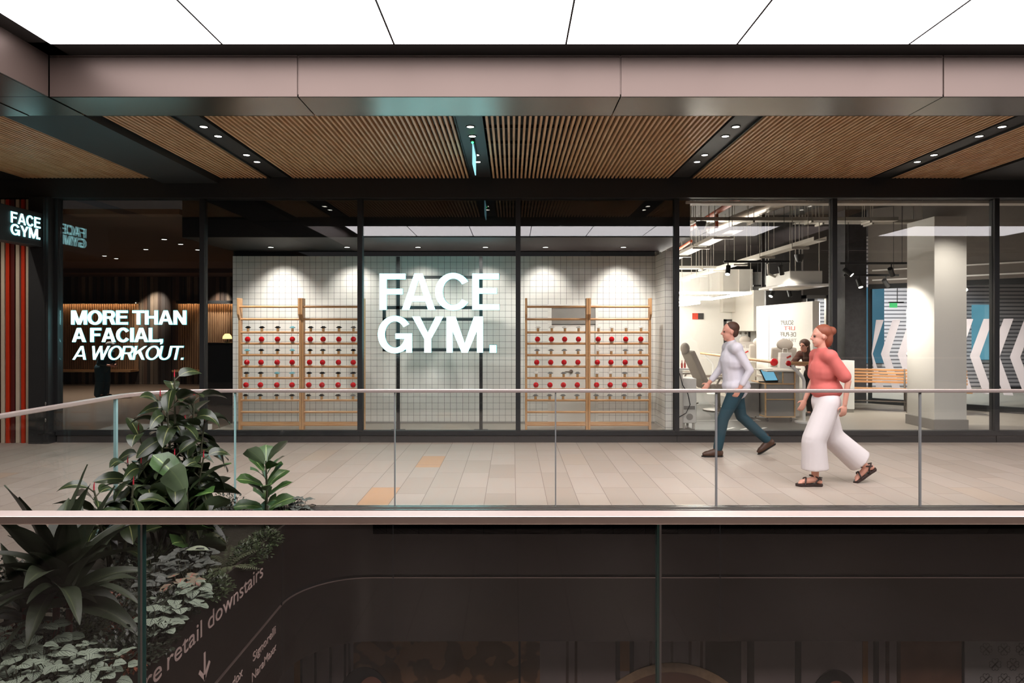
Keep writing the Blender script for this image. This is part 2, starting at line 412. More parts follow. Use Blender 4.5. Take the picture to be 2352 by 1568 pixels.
# ------------------------------------------------------------------ capital lettering, drawn as flat strokes (cap height 1)
def ring(cx, cy, rx, ry, s, a0, a1, sx=None, n=26):
    sx = sx or s; out = []
    for i in range(n):
        p = [math.radians(a0 + (a1 - a0) * (i + d) / n) for d in (0, 1)]
        out.append([(cx + rx * math.cos(p[0]), cy + ry * math.sin(p[0])), (cx + rx * math.cos(p[1]), cy + ry * math.sin(p[1])),
                    (cx + (rx - sx) * math.cos(p[1]), cy + (ry - s) * math.sin(p[1])), (cx + (rx - sx) * math.cos(p[0]), cy + (ry - s) * math.sin(p[0]))])
    return out
def R(x0, y0, x1, y1): return [(x0, y0), (x1, y0), (x1, y1), (x0, y1)]
def glyph(ch, s):
    b = s * 0.82
    if ch == 'F': return 0.71, [R(0, 0, s, 1), R(0, 1 - b, .71, 1), R(0, .43, .63, .43 + b)]
    if ch == 'E': return 0.75, [R(0, 0, s, 1), R(0, 1 - b, .74, 1), R(0, .45, .68, .45 + b), R(0, 0, .75, b)]
    if ch == 'A':
        w = .92; k = s * 1.05
        return w, [[(0, 0), (k, 0), (w / 2, 1 - k * .75), (w / 2, 1), (w / 2 - k * .58, 1)], [(w, 0), (w - k, 0), (w / 2, 1 - k * .75), (w / 2, 1), (w / 2 + k * .58, 1)],
                   R(.22, .23, .70, .23 + b)]
    if ch == 'C': return 0.90, ring(.455, .5, .455, .52, b, 34, 326, s)
    if ch == 'O': return 0.94, ring(.47, .5, .47, .52, b, 0, 360, s)
    if ch == 'G': return 0.96, ring(.48, .5, .48, .52, b, 34, 300, s) + ring(.48, .5, .48, .52, b, 300, 345, s, 6) + [R(.50, .38, .96, .38 + b), R(.96 - s * .85, 0, .96, .38 + b)]
    if ch == 'Y':
        k = s * 1.12; w = .86
        return w, [R(w / 2 - s / 2, 0, w / 2 + s / 2, .44), [(0, 1), (k, 1), (w / 2 + s * .1, .5), (w / 2 + s / 2, .4), (w / 2 - s / 2, .38)], [(w, 1), (w - k, 1), (w / 2 - s * .1, .5), (w / 2 - s / 2, .4), (w / 2 + s / 2, .38)]]
    if ch == 'M':
        w = 1.01; q = s * .9
        return w, [R(0, 0, q, 1), R(w - q, 0, w, 1), [(0, 1), (q * 1.5, 1), (w / 2 + q * .5, 0), (w / 2 - q * .5, 0)], [(w, 1), (w - q * 1.5, 1), (w / 2 - q * .5, 0), (w / 2 + q * .5, 0)]]
    if ch == 'N': return .82, [R(0, 0, s, 1), R(.82 - s, 0, .82, 1), [(0, 1), (s * 1.15, 1), (.82, 0), (.82 - s * 1.15, 0)]]
    if ch == 'R': return .80, [R(0, 0, s, 1), R(0, 1 - b, .5, 1), R(0, .42, .5, .42 + b)] + ring(.5, .71, .27, .29, b, -90, 90, s, 14) + [[(.42, .42), (.64, .44), (.80, 0), (.80 - s * 1.1, 0)]]
    if ch == 'T': return .76, [R(.38 - s / 2, 0, .38 + s / 2, 1), R(0, 1 - b, .76, 1)]
    if ch == 'H': return .82, [R(0, 0, s, 1), R(.82 - s, 0, .82, 1), R(0, .44, .82, .44 + b)]
    if ch == 'I': return s, [R(0, 0, s, 1)]
    if ch == 'L': return .66, [R(0, 0, s, 1), R(0, 0, .66, b)]
    if ch == 'K': return .84, [R(0, 0, s, 1), [(s * .7, .30), (s * .7, .52), (.82 - s * 1.2, 1), (.82, 1)], [(.30, .54), (.45, .66), (.84, 0), (.84 - s * 1.25, 0)]]
    if ch == 'U': return .80, [R(0, .34, s, 1), R(.80 - s, .34, .80, 1)] + ring(.40, .36, .40, .38, b, 180, 360, s, 16)
    if ch == 'W':
        w = 1.22; k = s * 1.02
        pts = [0, w * .27, w * .5, w * .73, w]
        return w, [[(0, 1), (k, 1), (pts[1] + k * .5, 0), (pts[1] - k * .5, 0)], [(pts[2] - k * .5, 1), (pts[2] + k * .5, 1), (pts[1] + k * .5, 0), (pts[1] - k * .5, 0)],
                   [(pts[2] - k * .5, 1), (pts[2] + k * .5, 1), (pts[3] + k * .5, 0), (pts[3] - k * .5, 0)], [(w - k, 1), (w, 1), (pts[3] + k * .5, 0), (pts[3] - k * .5, 0)]]
    if ch == '.': return s, [R(0, 0, s, s)]
    if ch == ',': return s, [R(0, 0, s, s), [(s * .45, 0), (s, 0), (s * .8, -s * .55), (s * .25, -s * .85)]]
    return .26, []
def caps(mb, text, fn, a0, b0, a1, h, s, d0, d1, shear=0.0, gap=0.075, grow=0.0):
    """letters from a0 to a1 on baseline b0, cap height h; fn(a, b, d) places them"""
    x = 0; items = []
    for ch in text:
        w, polys = glyph(ch, s)
        items.append((x, polys)); x += w + (gap if ch != ' ' else 0)
    total = x - gap; k = (a1 - a0) / (total + shear * 1.0)
    for x0, polys in items:
        for p in polys:
            q = p
            if grow:
                cx = sum(a for a, b in p) / len(p); cyy = sum(b for a, b in p) / len(p)
                q = [(a + (grow if a > cx else -grow), b + (grow if b > cyy else -grow)) for a, b in p]
            mb.prism([(a0 + (x0 + a + shear * b) * k, b0 + b * h) for a, b in q], fn, d0, d1)
def text_mb(body, fn, a0, b0, a1=None, size=None, depth=0.003, flip=False):
    """lower-case lettering in Blender's own font, as solid mesh letters; fn(a, b, d) places them"""
    cu = bpy.data.curves.new('lettering', 'FONT'); cu.body = body; cu.size = 1.0; cu.extrude = 0.5
    o = bpy.data.objects.new('lettering', cu); COL.objects.link(o)
    bpy.context.view_layer.update()
    dg = bpy.context.evaluated_depsgraph_get()
    me = bpy.data.meshes.new_from_object(o.evaluated_get(dg))
    xs = [v.co.x for v in me.vertices]
    x0, x1 = min(xs), max(xs)
    k = size if size else (a1 - a0) / (x1 - x0)
    sz = k if not (size and a1) else size
    mb = MB()
    kx = (a1 - a0) / (x1 - x0) if a1 is not None else k
    mb.add([fn(a0 + ((x1 - v.co.x) if flip else (v.co.x - x0)) * kx, b0 + v.co.y * sz, (v.co.z + 0.5) * depth) for v in me.vertices], [tuple(p.vertices) for p in me.polygons])
    bpy.data.objects.remove(o); bpy.data.meshes.remove(me); bpy.data.curves.remove(cu)
    return mb
def remeshed(mb, name, mat, parent, voxel=0.01, smooth=6):
    """one continuous skin grown over the shapes in mb"""
    o = mb.build(name + '_raw', mat)
    r = o.modifiers.new('r', 'REMESH'); r.mode = 'VOXEL'; r.voxel_size = voxel; r.use_smooth_shade = True
    sm = o.modifiers.new('s', 'SMOOTH'); sm.iterations = smooth; sm.factor = 0.5
    bpy.context.view_layer.update()
    me = bpy.data.meshes.new_from_object(o.evaluated_get(bpy.context.evaluated_depsgraph_get()))
    me.materials.clear(); me.materials.append(mat)
    old = o.data; bpy.data.objects.remove(o); bpy.data.meshes.remove(old)
    me.name = name
    me.polygons.foreach_set('use_smooth', [True] * len(me.polygons))
    n = bpy.data.objects.new(name, me); COL.objects.link(n); n.parent = parent
    return n
def spot(loc, target, power, angle, col=(1, 0.93, 0.84), blend=0.6, size=0.03):
    l = bpy.data.lights.new('spot_or_fill_beam', 'SPOT'); l.energy = power; l.spot_size = math.radians(angle); l.spot_blend = blend
    l.color = col; l.shadow_soft_size = size
    o = bpy.data.objects.new('spot_or_fill_beam', l); COL.objects.link(o); o.location = loc
    o.rotation_euler = (Vector(target) - Vector(loc)).to_track_quat('-Z', 'Y').to_euler()
    return o

# ================================================================== THE SETTING
SF = 10.17                                   # storefront glass plane
VOID_Y, NEAR_Y, SIGN_X = 6.43, 2.13, -1.95   # far edge, near edge and planter edge of the void
# ---- floors
fl = MB()
fl.box(-16, 14, VOID_Y, SF, -0.25, 0.0)
fl.box(-16, -3.42, -1.5, VOID_Y, -0.25, 0.0)
fl.box(-3.42, 14, -1.5, NEAR_Y - 0.05, -0.25, 0.0)
struct(fl, 'floor', M['floor'], 'pale limestone paved floor of the walkway in front of the shop', 'floor')
fl = MB(); fl.box(-3.4, 14, NEAR_Y - 0.3, 7.4, -4.3, -4.2)
struct(fl, 'floor', M['darkgrey'], 'dark floor of the level below the balcony', 'floor')
fl = MB(); fl.box(-5.0, 2.62, SF + 0.05, 12.2, -0.2, 0.0)
struct(fl, 'floor', M['light_floor'], 'pale grey floor of the display window with the wall bars', 'floor')
fl = MB(); fl.box(2.63, 5.32, SF + 0.05, 22.3, -0.2, 0.0)
f2 = struct(fl, 'floor', M['studio_floor'], 'speckled grey rubber floor of the treatment studio with white lines', 'floor')
ln = MB()
def stripe(p, q, w=0.045):
    p = Vector(p); q = Vector(q); d = (q - p).normalized(); s = Vector((-d.y, d.x, 0)) * w / 2
    vs = [p + s, p - s, q - s, q + s]
    ln.add([v + Vector((0, 0, 0.002)) for v in vs] + [v + Vector((0, 0, 0.005)) for v in vs], [(4, 5, 6, 7), (0, 1, 5, 4), (1, 2, 6, 5), (2, 3, 7, 6), (3, 0, 4, 7)])
for a, b in (((1600, 966), (1746, 965)), ((1745, 966), (1698, 948)), ((1698, 948), (1640, 947)), ((1684, 944), (1640, 928)), ((1640, 928), (1600, 929))):
    stripe(ground(*a), ground(*b))
for x in (1666, 1703, 1739):
    stripe(ground(x, 987), ground(x + 20, 982), 0.06)
ln.build('floor_marking', M['line'], f2)
fl = MB(); fl.box(5.33, 14, SF + 0.05, 22.3, -0.2, 0.0)
struct(fl, 'floor', M['light_floor'], 'pale screed floor around the white column and timber bench', 'floor')
M['reflected_lounge_floor'] = pm('reflected_lounge_floor', '#8c7868', 0.35, var=0.15, scale=2, stretch=(0.3, 3, 1))
fl = MB(); fl.box(-16, -5.02, SF + 0.05, 21.2, -0.2, 0.0)  # floor of the room added in place of the pane's reflection
struct(fl, 'floor', M['reflected_lounge_floor'], 'dim floor of the reflected timber lined lounge behind the slogan', 'floor')

def box_struct(name, b, mat, label, cat, bevel=0):
    m = MB(); m.box(*b); return struct(m, name, mat, label, cat, bevel=bevel)
# ---- slatted ceiling between black light tracks
CZ = 3.9
TRX = [-3.41, -0.46, 2.475, 5.42]
def slats(x0, x1, y0, y1, label):
    m = MB(); n = int((x1 - x0) / 0.058)
    off = (x1 - x0 - (n - 1) * 0.058) / 2
    for i in range(n):
        x = x0 + off + i * 0.058
        for a, b in ((y0, min(8.408, y1)), (8.413, y1)):
            if b > a: m.box(x - 0.0125, x + 0.0125, a, b, CZ, CZ + 0.06)
    o = struct(m, 'ceiling', M['slat'], label, 'ceiling')
    b = MB(); b.box(x0, x1, y0, y1, CZ + 0.17, CZ + 0.19)
    for yy in (7.2, 7.75, 8.4, 9.1, 9.7): b.box(x0, x1, yy, yy + 0.03, CZ + 0.062, CZ + 0.1)
    b.build('ceiling_backing', M['black'], o)
box_struct('trim_15', (-7.51, -7.21, 6.83, 10.06, CZ - 0.005, CZ + 0.05), M['black'], 'black track at the edge of the view in the slatted ceiling over the striped fins', 'trim')
spot((-7.36, 8.6, CZ - 0.03), (-7.36, 9.2, 0), SPOT_WALK * 3, 105)  # added lamp without a fixture, brightens the striped fins
slats(-8.6, -7.53, 6.83, 10.04, 'slatted oak ceiling panel outermost above the striped fins')
slats(-7.19, -5.16, 6.83, 10.04, 'slatted oak ceiling panel at the far side of the black cross beam, above the striped fins')
slats(-4.30, TRX[0] - 0.17, 6.83, 10.04, 'narrow slatted oak ceiling panel between the black cross beam and the first light track')
slats(TRX[0] + 0.17, TRX[1] - 0.15, 6.83, 10.04, 'slatted oak ceiling panel between the first light track and the track with the exit sign')
slats(TRX[1] + 0.15, TRX[2] - 0.15, 6.83, 10.04, 'slatted oak ceiling panel just past the exit sign track, greyest of the panels')
slats(TRX[2] + 0.15, TRX[3] - 0.15, 6.83, 10.04, 'wide warm slatted oak ceiling panel above the treatment studio window')
slats(TRX[3] + 0.15, 6.62, 6.83, 10.04, 'narrow slatted oak ceiling panel beyond the last light track')
for i, x in enumerate(TRX):
    m = MB(); m.box(x - 0.15, x + 0.15, 6.83, 10.06, CZ + 0.02, CZ + 0.05)
    m.box(x - 0.15, x - 0.142, 6.83, 10.06, CZ - 0.005, CZ + 0.05); m.box(x + 0.142, x + 0.15, 6.83, 10.06, CZ - 0.005, CZ + 0.05)
    struct(m, 'trim_%d' % (i + 1), M['black'], 'black recessed light track in the slatted ceiling, %s of four' % ORD[i], 'trim')
    for k, y in enumerate((7.55, 7.92, 8.77, 9.13)):
        t = thing('downlight', 'round glowing downlight, %s from the balustrade in the %s black ceiling track' % (ORD[k], ORD[i]), 'light', (x, y, CZ + 0.02), group='downlights in the ceiling tracks')
        r = MB(); r.lathe([(0.040, 0.0), (0.052, 0.0), (0.052, -0.006), (0.040, -0.006), (0.040, 0.0)], n=20); r.build('rim', M['frame'], t, smooth=40)
        r = MB(); r.lathe([(0.001, -0.0005), (0.039, -0.0005), (0.039, -0.004), (0.001, -0.004)], n=20); r.build('lens', M['lamp'], t, smooth=40)
        if k in (0, 2): spot((x, y + 0.18, CZ - 0.03), (x, y + 0.18, 0), SPOT_WALK * 2, 95)
box_struct('trim_5', (-5.14, -4.32, 6.83, 10.06, 3.83, 4.05), M['black'], 'wide black cross beam in the slatted ceiling on the planter side', 'trim')
box_struct('ceiling', (6.64, 13, 6.83, 10.06, CZ - 0.02, CZ + 0.1), M['black'], 'plain black ceiling beyond the last slatted panel', 'ceiling')
box_struct('ceiling', (-16, 14, -1.5, 10.3, 4.28, 4.4), M['darkceil'], 'dark slab above the slatted and luminous ceilings', 'ceiling')
m = MB(); m.box(-16, 14, -1.5, 1.36, CZ, CZ + 0.06)
struct(m, 'ceiling', M['darkceil'], 'dark ceiling over the near balcony', 'ceiling')

# ---- luminous ceiling over the void and its bronze fascia
PX = [-4.04, -2.534, -1.031, 0.472, 1.967, 3.47, 4.97, 6.47]
for i in range(7):
    m = MB(); m.box(PX[i] + 0.008, PX[i + 1] - 0.008, 2.15, 5.966, 4.17, 4.2)
    tag(m.build('luminous_ceiling_panel', M['panel']), 'glowing white ceiling panel above the void, %s from the planter end' % ORD[i], 'light panel', 'luminous ceiling panels')
for i in range(3):
    m = MB(); m.box(8.6 + i * 1.5, 10.092 + i * 1.5, 2.15, 5.966, 4.17, 4.2)
    tag(m.build('luminous_ceiling_panel', M['panel']), 'glowing white ceiling panel in the second void, %s from the dividing beam' % ORD[i], 'light panel', 'luminous ceiling panels')
m = MB()
m.box(-4.24, 6.7, 5.97, 6.26, 4.185, 4.21); m.box(-4.24, 6.7, 1.9, 2.146, 4.185, 4.21)
m.box(-4.24, -4.05, 1.9, 6.25, 4.185, 4.21); m.box(6.48, 6.7, 1.9, 6.25, 4.185, 4.21)
m.box(-4.24, 6.7, 1.9, 6.25, 4.215, 4.235)
for x in PX[1:-1]: m.box(x - 0.0075, x + 0.0075, 2.15, 5.966, 4.166, 4.214)
struct(m, 'trim_6', M['black'], 'black shadow gap framing the luminous ceiling', 'trim')
m = MB()
js = [-4.24] + [-1.961 + 2.955 * k for k in range(3)] + [6.7]
for a, b in zip(js[:-1], js[1:]): m.box(a + 0.006, b - 0.006, 6.25, 6.27, 3.806, 4.168); m.box(a + 0.006, b - 0.006, 6.25, 6.27, 4.174, 4.2)
m.box(-4.2, 6.7, 6.262, 6.29, 3.83, 4.2)
struct(m, 'trim_7', M['fascia'], 'pinkish bronze fascia below the luminous ceiling on the shop side', 'trim', bevel=0.003)
m = MB()
for a, b in zip(js[:-1], js[1:]):
    d = lambda x: 0 if abs(x) > 4 and x < 0 or x > 6 else 0
    m.box(a + 0.006, b - 0.006, 6.252, 6.81, 3.806, 3.822)
    m.box(a + 0.006, b - 0.006, 6.80, 6.815, 3.806, 4.1)
struct(m, 'trim_8', M['soffit'], 'dark brushed bronze soffit under the shop side fascia', 'trim')
m = MB()
m.box(-4.26, -4.24, 1.9, 6.245, 3.806, 4.2)
struct(m, 'trim_9', M['fascia'], 'bronze fascia at the planter end of the luminous ceiling', 'trim', bevel=0.003)
m = MB(); m.box(-4.80, -4.262, 1.36, 6.245, 3.806, 3.822); m.box(-5.14, -4.812, 1.36, 6.8, 3.80, 3.822); m.box(-4.80, -4.262, 6.252, 6.80, 3.806, 3.822)
struct(m, 'trim_10', M['soffit'], 'dark bronze soffit beside the planter end fascia', 'trim')
m = MB(); m.box(-4.24, 6.7, 1.88, 1.9, 3.806, 4.2)
for k in range(3): m.box(-1.961 + 2.955 * k - 0.004, -1.961 + 2.955 * k + 0.004, 1.9, 1.903, 3.806, 4.2)
m.box(-4.8, 14, 1.36, 1.88, 3.806, 3.822)
struct(m, 'trim_11', M['fascia'], 'bronze fascia on the camera side of the luminous ceiling', 'trim')
m = MB(); m.box(6.7, 6.72, 1.9, 6.27, 3.806, 4.2); m.box(6.72, 8.3, 1.9, 6.81, 3.806, 3.83); m.box(8.3, 8.32, 1.9, 6.25, 3.806, 4.2); m.box(8.32, 13.5, 6.25, 6.27, 3.806, 4.2)
m.box(8.3, 14, 6.25, 6.81, 3.806, 3.83)
struct(m, 'trim_12', M['fascia'], 'bronze fascia and beam dividing the two luminous ceilings', 'trim')
box_struct('ceiling', (-16, -5.15, -1.5, 6.82, 3.86, 3.9), M['darkceil'], 'dark ceiling over the side walkway behind the planter', 'ceiling')

# ---- bronze wall of the void, rounded into the planter front
def void_path(off=0.0):
    p = [Vector((SIGN_X - off * 1, 1.9, 0)), Vector((SIGN_X - off, 3.8, 0)), Vector((SIGN_X - off, 5.79, 0))]
    c = Vector((SIGN_X + 0.64, 5.79, 0)); r = 0.64 + off
    for k in range(1, 13):
        a = math.radians(180 - 90 * k / 12); p.append(c + Vector((r * math.cos(a), r * math.sin(a), 0)))
    return p + [Vector((x, VOID_Y + off, 0)) for x in (-1.12, 1.96, 5.04, 9.0)]
def ribbon(m, z0, z1, off0=0.0, off1=0.02):
    a = void_path(off0); b = void_path(off1); n = len(a); vs = []
    for p, q in zip(a, b): vs += [(p.x, p.y, z0), (p.x, p.y, z1), (q.x, q.y, z1), (q.x, q.y, z0)]
    fs = []
    for i in range(n - 1):
        for k in range(4): fs.append((i * 4 + k, i * 4 + (k + 1) % 4, i * 4 + 4 + (k + 1) % 4, i * 4 + 4 + k))
    fs += [(0, 1, 2, 3), tuple(4 * (n - 1) + k for k in (3, 2, 1, 0))]
    m.add(vs, fs)
m = MB(); ribbon(m, -0.63, 0.0); ribbon(m, -1.26, -0.665)
vw = struct(m, 'wall_far', M['voidwall'], 'dark bronze wall of the void, rounded into the planter front', 'wall', smooth=35)
m = MB(); ribbon(m, -0.68, -0.60, 0.021, 0.05); m.build('wall_groove', M['black'], vw, smooth=35)
m = MB(); ribbon(m, -0.6648, -0.6615, -0.001, 0.02); m.build('wall_lip_lit', M['voidlip_lit'], vw, smooth=35)  # light caught by the lower panel's edge, painted as a paler strip
m = MB()
for x in (-1.12, 1.96, 5.04): m.box(x - 0.004, x + 0.004, VOID_Y - 0.0015, VOID_Y + 0.01, -1.26, -0.001)
m.box(SIGN_X - 0.01, SIGN_X + 0.0015, 5.786, 5.794, -1.26, -0.001)
m.build('wall_joint', M['black'], vw)
m = MB(); m.box(-3.4, 14, 6.46, 7.4, -1.26, -1.1); m.box(-3.4, SIGN_X - 0.03, 1.9, 6.46, -1.24, -1.1)
struct(m, 'ceiling', M['darkceil'], 'dark underside of the walkway over the lower level', 'ceiling')
m = MB(); m.box(-3.42, 14, 1.88, 2.08, -4.2, -0.02)
struct(m, 'wall_near', M['voidwall'], 'dark wall of the void under the near balcony', 'wall')

# ---- glass balustrades
def slab(x0, x1, y0, y1, z0, z1, mats):
    m = MB(); n = 0
    m.box(x0, x1, y0, y1, z0, z1)
    along_x = (x1 - x0) > (y1 - y0)
    m.mi = [1, 1, 0, 0, 1, 1] if along_x else [0, 0, 1, 1, 1, 1]
    m.f = m.f; order = m.f
    # faces: -x, +x, -y, +y, -z, +z
    return m
t = thing('glass_balustrade', 'glass balustrade with slim bronze handrail on the far side of the void', 'balustrade', (0, 0, 0))
hp = [Vector((-3.4, -1.2, 0)), Vector((-3.4, 5.83, 0))] + [Vector((-2.8 + 0.6 * math.cos(math.radians(a)), 5.83 + 0.6 * math.sin(math.radians(a)), 0)) for a in range(170, 89, -10)] + [Vector((9.5, VOID_Y, 0))]
def profile_rail(m, path, w, z0, z1):
    vs = []; fs = []; n = len(path)
    for i, p in enumerate(path):
        d = (path[min(i + 1, n - 1)] - path[max(i - 1, 0)]).normalized(); s = Vector((-d.y, d.x, 0)) * w / 2
        vs += [(p + s).to_tuple()[:2] + (z0,), (p + s).to_tuple()[:2] + (z1,), (p - s).to_tuple()[:2] + (z1,), (p - s).to_tuple()[:2] + (z0,)]
    for i in range(n - 1):
        for k in range(4): fs.append((i * 4 + k, i * 4 + (k + 1) % 4, i * 4 + 4 + (k + 1) % 4, i * 4 + 4 + k))
    fs += [(0, 1, 2, 3), tuple(4 * (n - 1) + k for k in (3, 2, 1, 0))]
    m.add(vs, fs)
m = MB(); profile_rail(m, hp, 0.05, 1.083, 1.115); m.build('handrail', M['rail'], t, bevel=0.006)
m = MB(); profile_rail(m, hp, 0.075, 0.0, 0.014); profile_rail(m, [p + Vector((0, -0.06, 0)) for p in hp[-2:]], 0.07, -0.03, 0.004); m.build('base_channel', M['steel'], t)
jx = [-2.608, -1.103, 0.41, 1.923, 3.842, 5.5, 7.3, 9.0]
for i in range(7):
    m = slab(jx[i] + 0.006, jx[i + 1] - 0.006, VOID_Y - 0.01, VOID_Y + 0.01, 0.014, 1.083, None)
    m.build('glass_panel', [M['glass_far'], M['glass_edge_lit']], t)
for i in range(7):
    m = MB()
    w = 0.009 if i in (3, 4) else 0.005
    m.box(jx[i] - w, jx[i] + w, VOID_Y - 0.0095, VOID_Y + 0.0095, 0.014, 1.083); m.build('joint_strip', M['glass_edge_lit'] if i == 0 else M['gap'], t)
m = slab(-3.41, -3.39, 2.2, 5.84, 0.014, 1.083, None); m.build('glass_panel', [M['glass_far'], M['glass_edge_lit']], t)
m = slab(-3.41, -3.39, -1.2, 2.19, 0.014, 1.083, None); m.build('glass_panel', [M['glass_far'], M['glass_edge_lit']], t)
m = MB(); m.box(-3.412, -3.388, 5.846, 5.87, 0.014, 1.083); m.build('joint_strip', M['glass_edge_lit'], t)
m = MB(); arc = [p for p in hp if p.y > 5.8 and p.x < -2.7] + [Vector((-2.614, VOID_Y, 0))]; arc[0] = Vector((-3.4, 5.872, 0)); arc = [arc[0]] + [p for p in arc[1:] if p.y > 5.9]
profile_rail(m, arc, 0.02, 0.014, 1.083)
m.mi = []
for f in m.f:
    vs = [Vector(m.v[i]) for i in f]; nn = (vs[1] - vs[0]).cross(vs[2] - vs[0])
    m.mi.append(1 if abs(nn.normalized().z) > 0.7 or len(m.mi) >= len(m.f) - 2 else 0)
m.build('glass_panel', [M['glass_far'], M['glass_edge_lit']], t, smooth=30)

t = thing('glass_balustrade', 'near glass balustrade with wide flat bronze handrail crossing the whole view', 'balustrade', (0, 0, 0))
m = MB(); m.box(-4, 6, 2.09, 2.163, 1.077, 1.102); m.build('handrail', M['rail'], t, bevel=0.003)
nj = [-4.35, -2.75, -1.152, 0.456, 2.06, 3.66, 5.2]
for i in range(6):
    m = slab(nj[i] + 0.007, nj[i + 1] - 0.007, 2.115, 2.137, -0.25, 1.077, None); m.build('glass_panel', [M['glass_near'], M['glass_edge']], t)
for i in range(1, 6):
    m = MB(); m.box(nj[i] - 0.0069, nj[i] + 0.0005, 2.114, 2.138, -0.25, 1.077); m.build('edge_strip', M['glass_edge'], t)
    m = MB(); m.box(nj[i] + 0.001, nj[i] + 0.0069, 2.114, 2.138, -0.25, 1.077); m.build('joint_strip', M['gap'], t)
m = MB(); m.box(-4.2, 6, 2.075, 2.085, -0.3, 0.0); m.build('base_channel', M['steel'], t)

# ---- storefront: seven framed panes between black header and grey plinth
mul = [133, 467, 828, 1190, 1553, 1914, 2285, 2650]
mx = [gx(p, SF) for p in mul]
ZH, ZS = 3.62, 0.163
names = ['window with the glowing slogan, next to the black pier', 'window in front of the first wall bars', 'window in front of the large glowing shop sign', 'window in front of the second wall bars',
         'window of the treatment studio', 'window in front of the white column and bench', 'window past the white column']
for i in range(7):
    x0, x1 = mx[i], mx[i + 1]
    w = thing('window_%d' % (i + 1), 'black framed shop ' + names[i], 'window', (0, 0, 0), kind='structure')
    f = MB(); f.box(x1 - 0.036, x1 + 0.036, SF - 0.05, SF + 0.07, ZS, ZH)
    if i == 0: f.box(x0 - 0.03, x0 + 0.03, SF - 0.05, SF + 0.07, ZS, ZH)
    f.box(x0 + 0.036, x1 - 0.036, SF - 0.05, SF + 0.07, ZS - 0.005, ZS + 0.012)
    f.build('window_frame', M['frame'], w)
    f = MB(); f.box(x0 + 0.036, x1 - 0.036, SF - 0.012, SF + 0.012, ZS + 0.012, ZH); f.build('window_pane', M['glass'], w)
    f = MB(); f.box(x0 + 0.008, x1 - 0.006, SF - 0.03, SF + 0.03, 0.0, 0.105); f.box(x0, x1, SF - 0.02, SF + 0.06, 0.0, 0.16); f.build('plinth_panel', [M['plinth']], w)
    f = MB(); f.box(x0, x1, SF - 0.05, SF - 0.021, 0.108, 0.157); f.build('sill', M['frame'], w)
box_struct('trim_13', (-16, 14, 10.06, SF + 0.12, ZH, 4.2), M['black'], 'black header band above all the shop windows', 'trim')
m = MB(); m.box(gx(76, 10.1), mx[0] - 0.03, 10.0, SF + 0.1, 0.0, ZH); m.box(gx(98, 9.98), gx(102, 9.98), 9.985, 10.0, 0.05, ZH)
m.box(gx(84, 9.98), gx(120, 9.98), 9.985, 10.0, 0.15, 0.17)
pier = struct(m, 'wall_left', M['black'], 'black metal pier between the striped fins and the first shop window', 'wall')
m = MB()
for py in (927, 965): m.ell((gx(103, 9.97), 9.98, gz(py, 9.97)), 0.012, 0.006, 0.03, 8, 6)
m.build('lock', M['steel'], pier, smooth=60)

# ---- striped fins
t = thing('striped_fin_screen', 'screen of vertical cream, red and maroon fins beside the black pier', 'screen', (0, 0, 0))
cs = ['cream', 'redpaint', 'maroon', 'cream', 'redpaint', 'maroon', 'cream', 'redpaint', 'cream']
cx = [-26, -15, -4, 8, 19, 31, 42, 54.5, 65.5]
m = MB(); m.box(-8.2, gx(75, 10.2), 10.2, 10.3, 0, 3.6); m.build('backing', M['black'], t)
for c, p in zip(cs, cx):
    x = gx(p, 10.1); m = MB(); m.box(x - 0.026, x + 0.026, 10.08, 10.2, 0.0, 3.6); m.build('fin', M[c], t, bevel=0.004)

# ---- blade sign on the pier
SX = -6.87
t = thing('blade_sign', 'black box sign with glowing white FACE GYM. letters, projecting above the striped fins', 'sign', (SX, 9.5, 3.12))
def fnb(a, b, d): return Vector((d, a - 9.5, b - 3.12))
m = MB(); m.box(-0.2, 0.0, 8.7 - 9.5, 10.02 - 9.5, 2.885 - 3.12, 3.375 - 3.12); m.build('box', M['black'], t, bevel=0.006)
m = MB(); caps(m, 'FACE', fnb, 9.355, 3.147, 9.935, 0.149, 0.17, 0.003, 0.01, gap=0.1); caps(m, 'GYM.', fnb, 9.35, 2.985, 9.93, 0.145, 0.17, 0.003, 0.01, gap=0.1); m.build('letters', M['neon'], t)
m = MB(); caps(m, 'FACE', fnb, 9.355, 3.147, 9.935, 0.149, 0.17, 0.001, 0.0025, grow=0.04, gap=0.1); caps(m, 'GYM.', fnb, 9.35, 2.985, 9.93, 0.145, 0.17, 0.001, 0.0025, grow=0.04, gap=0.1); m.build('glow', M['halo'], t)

# ---- hanging exit sign in the second track
t = thing('exit_sign', 'thin blue lit exit sign hanging edge-on from the second ceiling track', 'sign', (-0.465, 8.4, 3.92))
m = MB(); m.box(-0.006, 0.006, -0.3, 0.3, -0.28, -0.04); m.build('panel', M['cyan_plate'], t)
m = MB(); m.box(-0.02, 0.02, -0.3, 0.3, -0.04, 0.0); m.ell((0.0, -0.36, -0.02), 0.03, 0.03, 0.02); m.build('housing', M['black'], t)
m = MB(); m.ell((0.0, -0.365, -0.042), 0.014, 0.014, 0.014); m.build('indicator', M['green_led'], t)

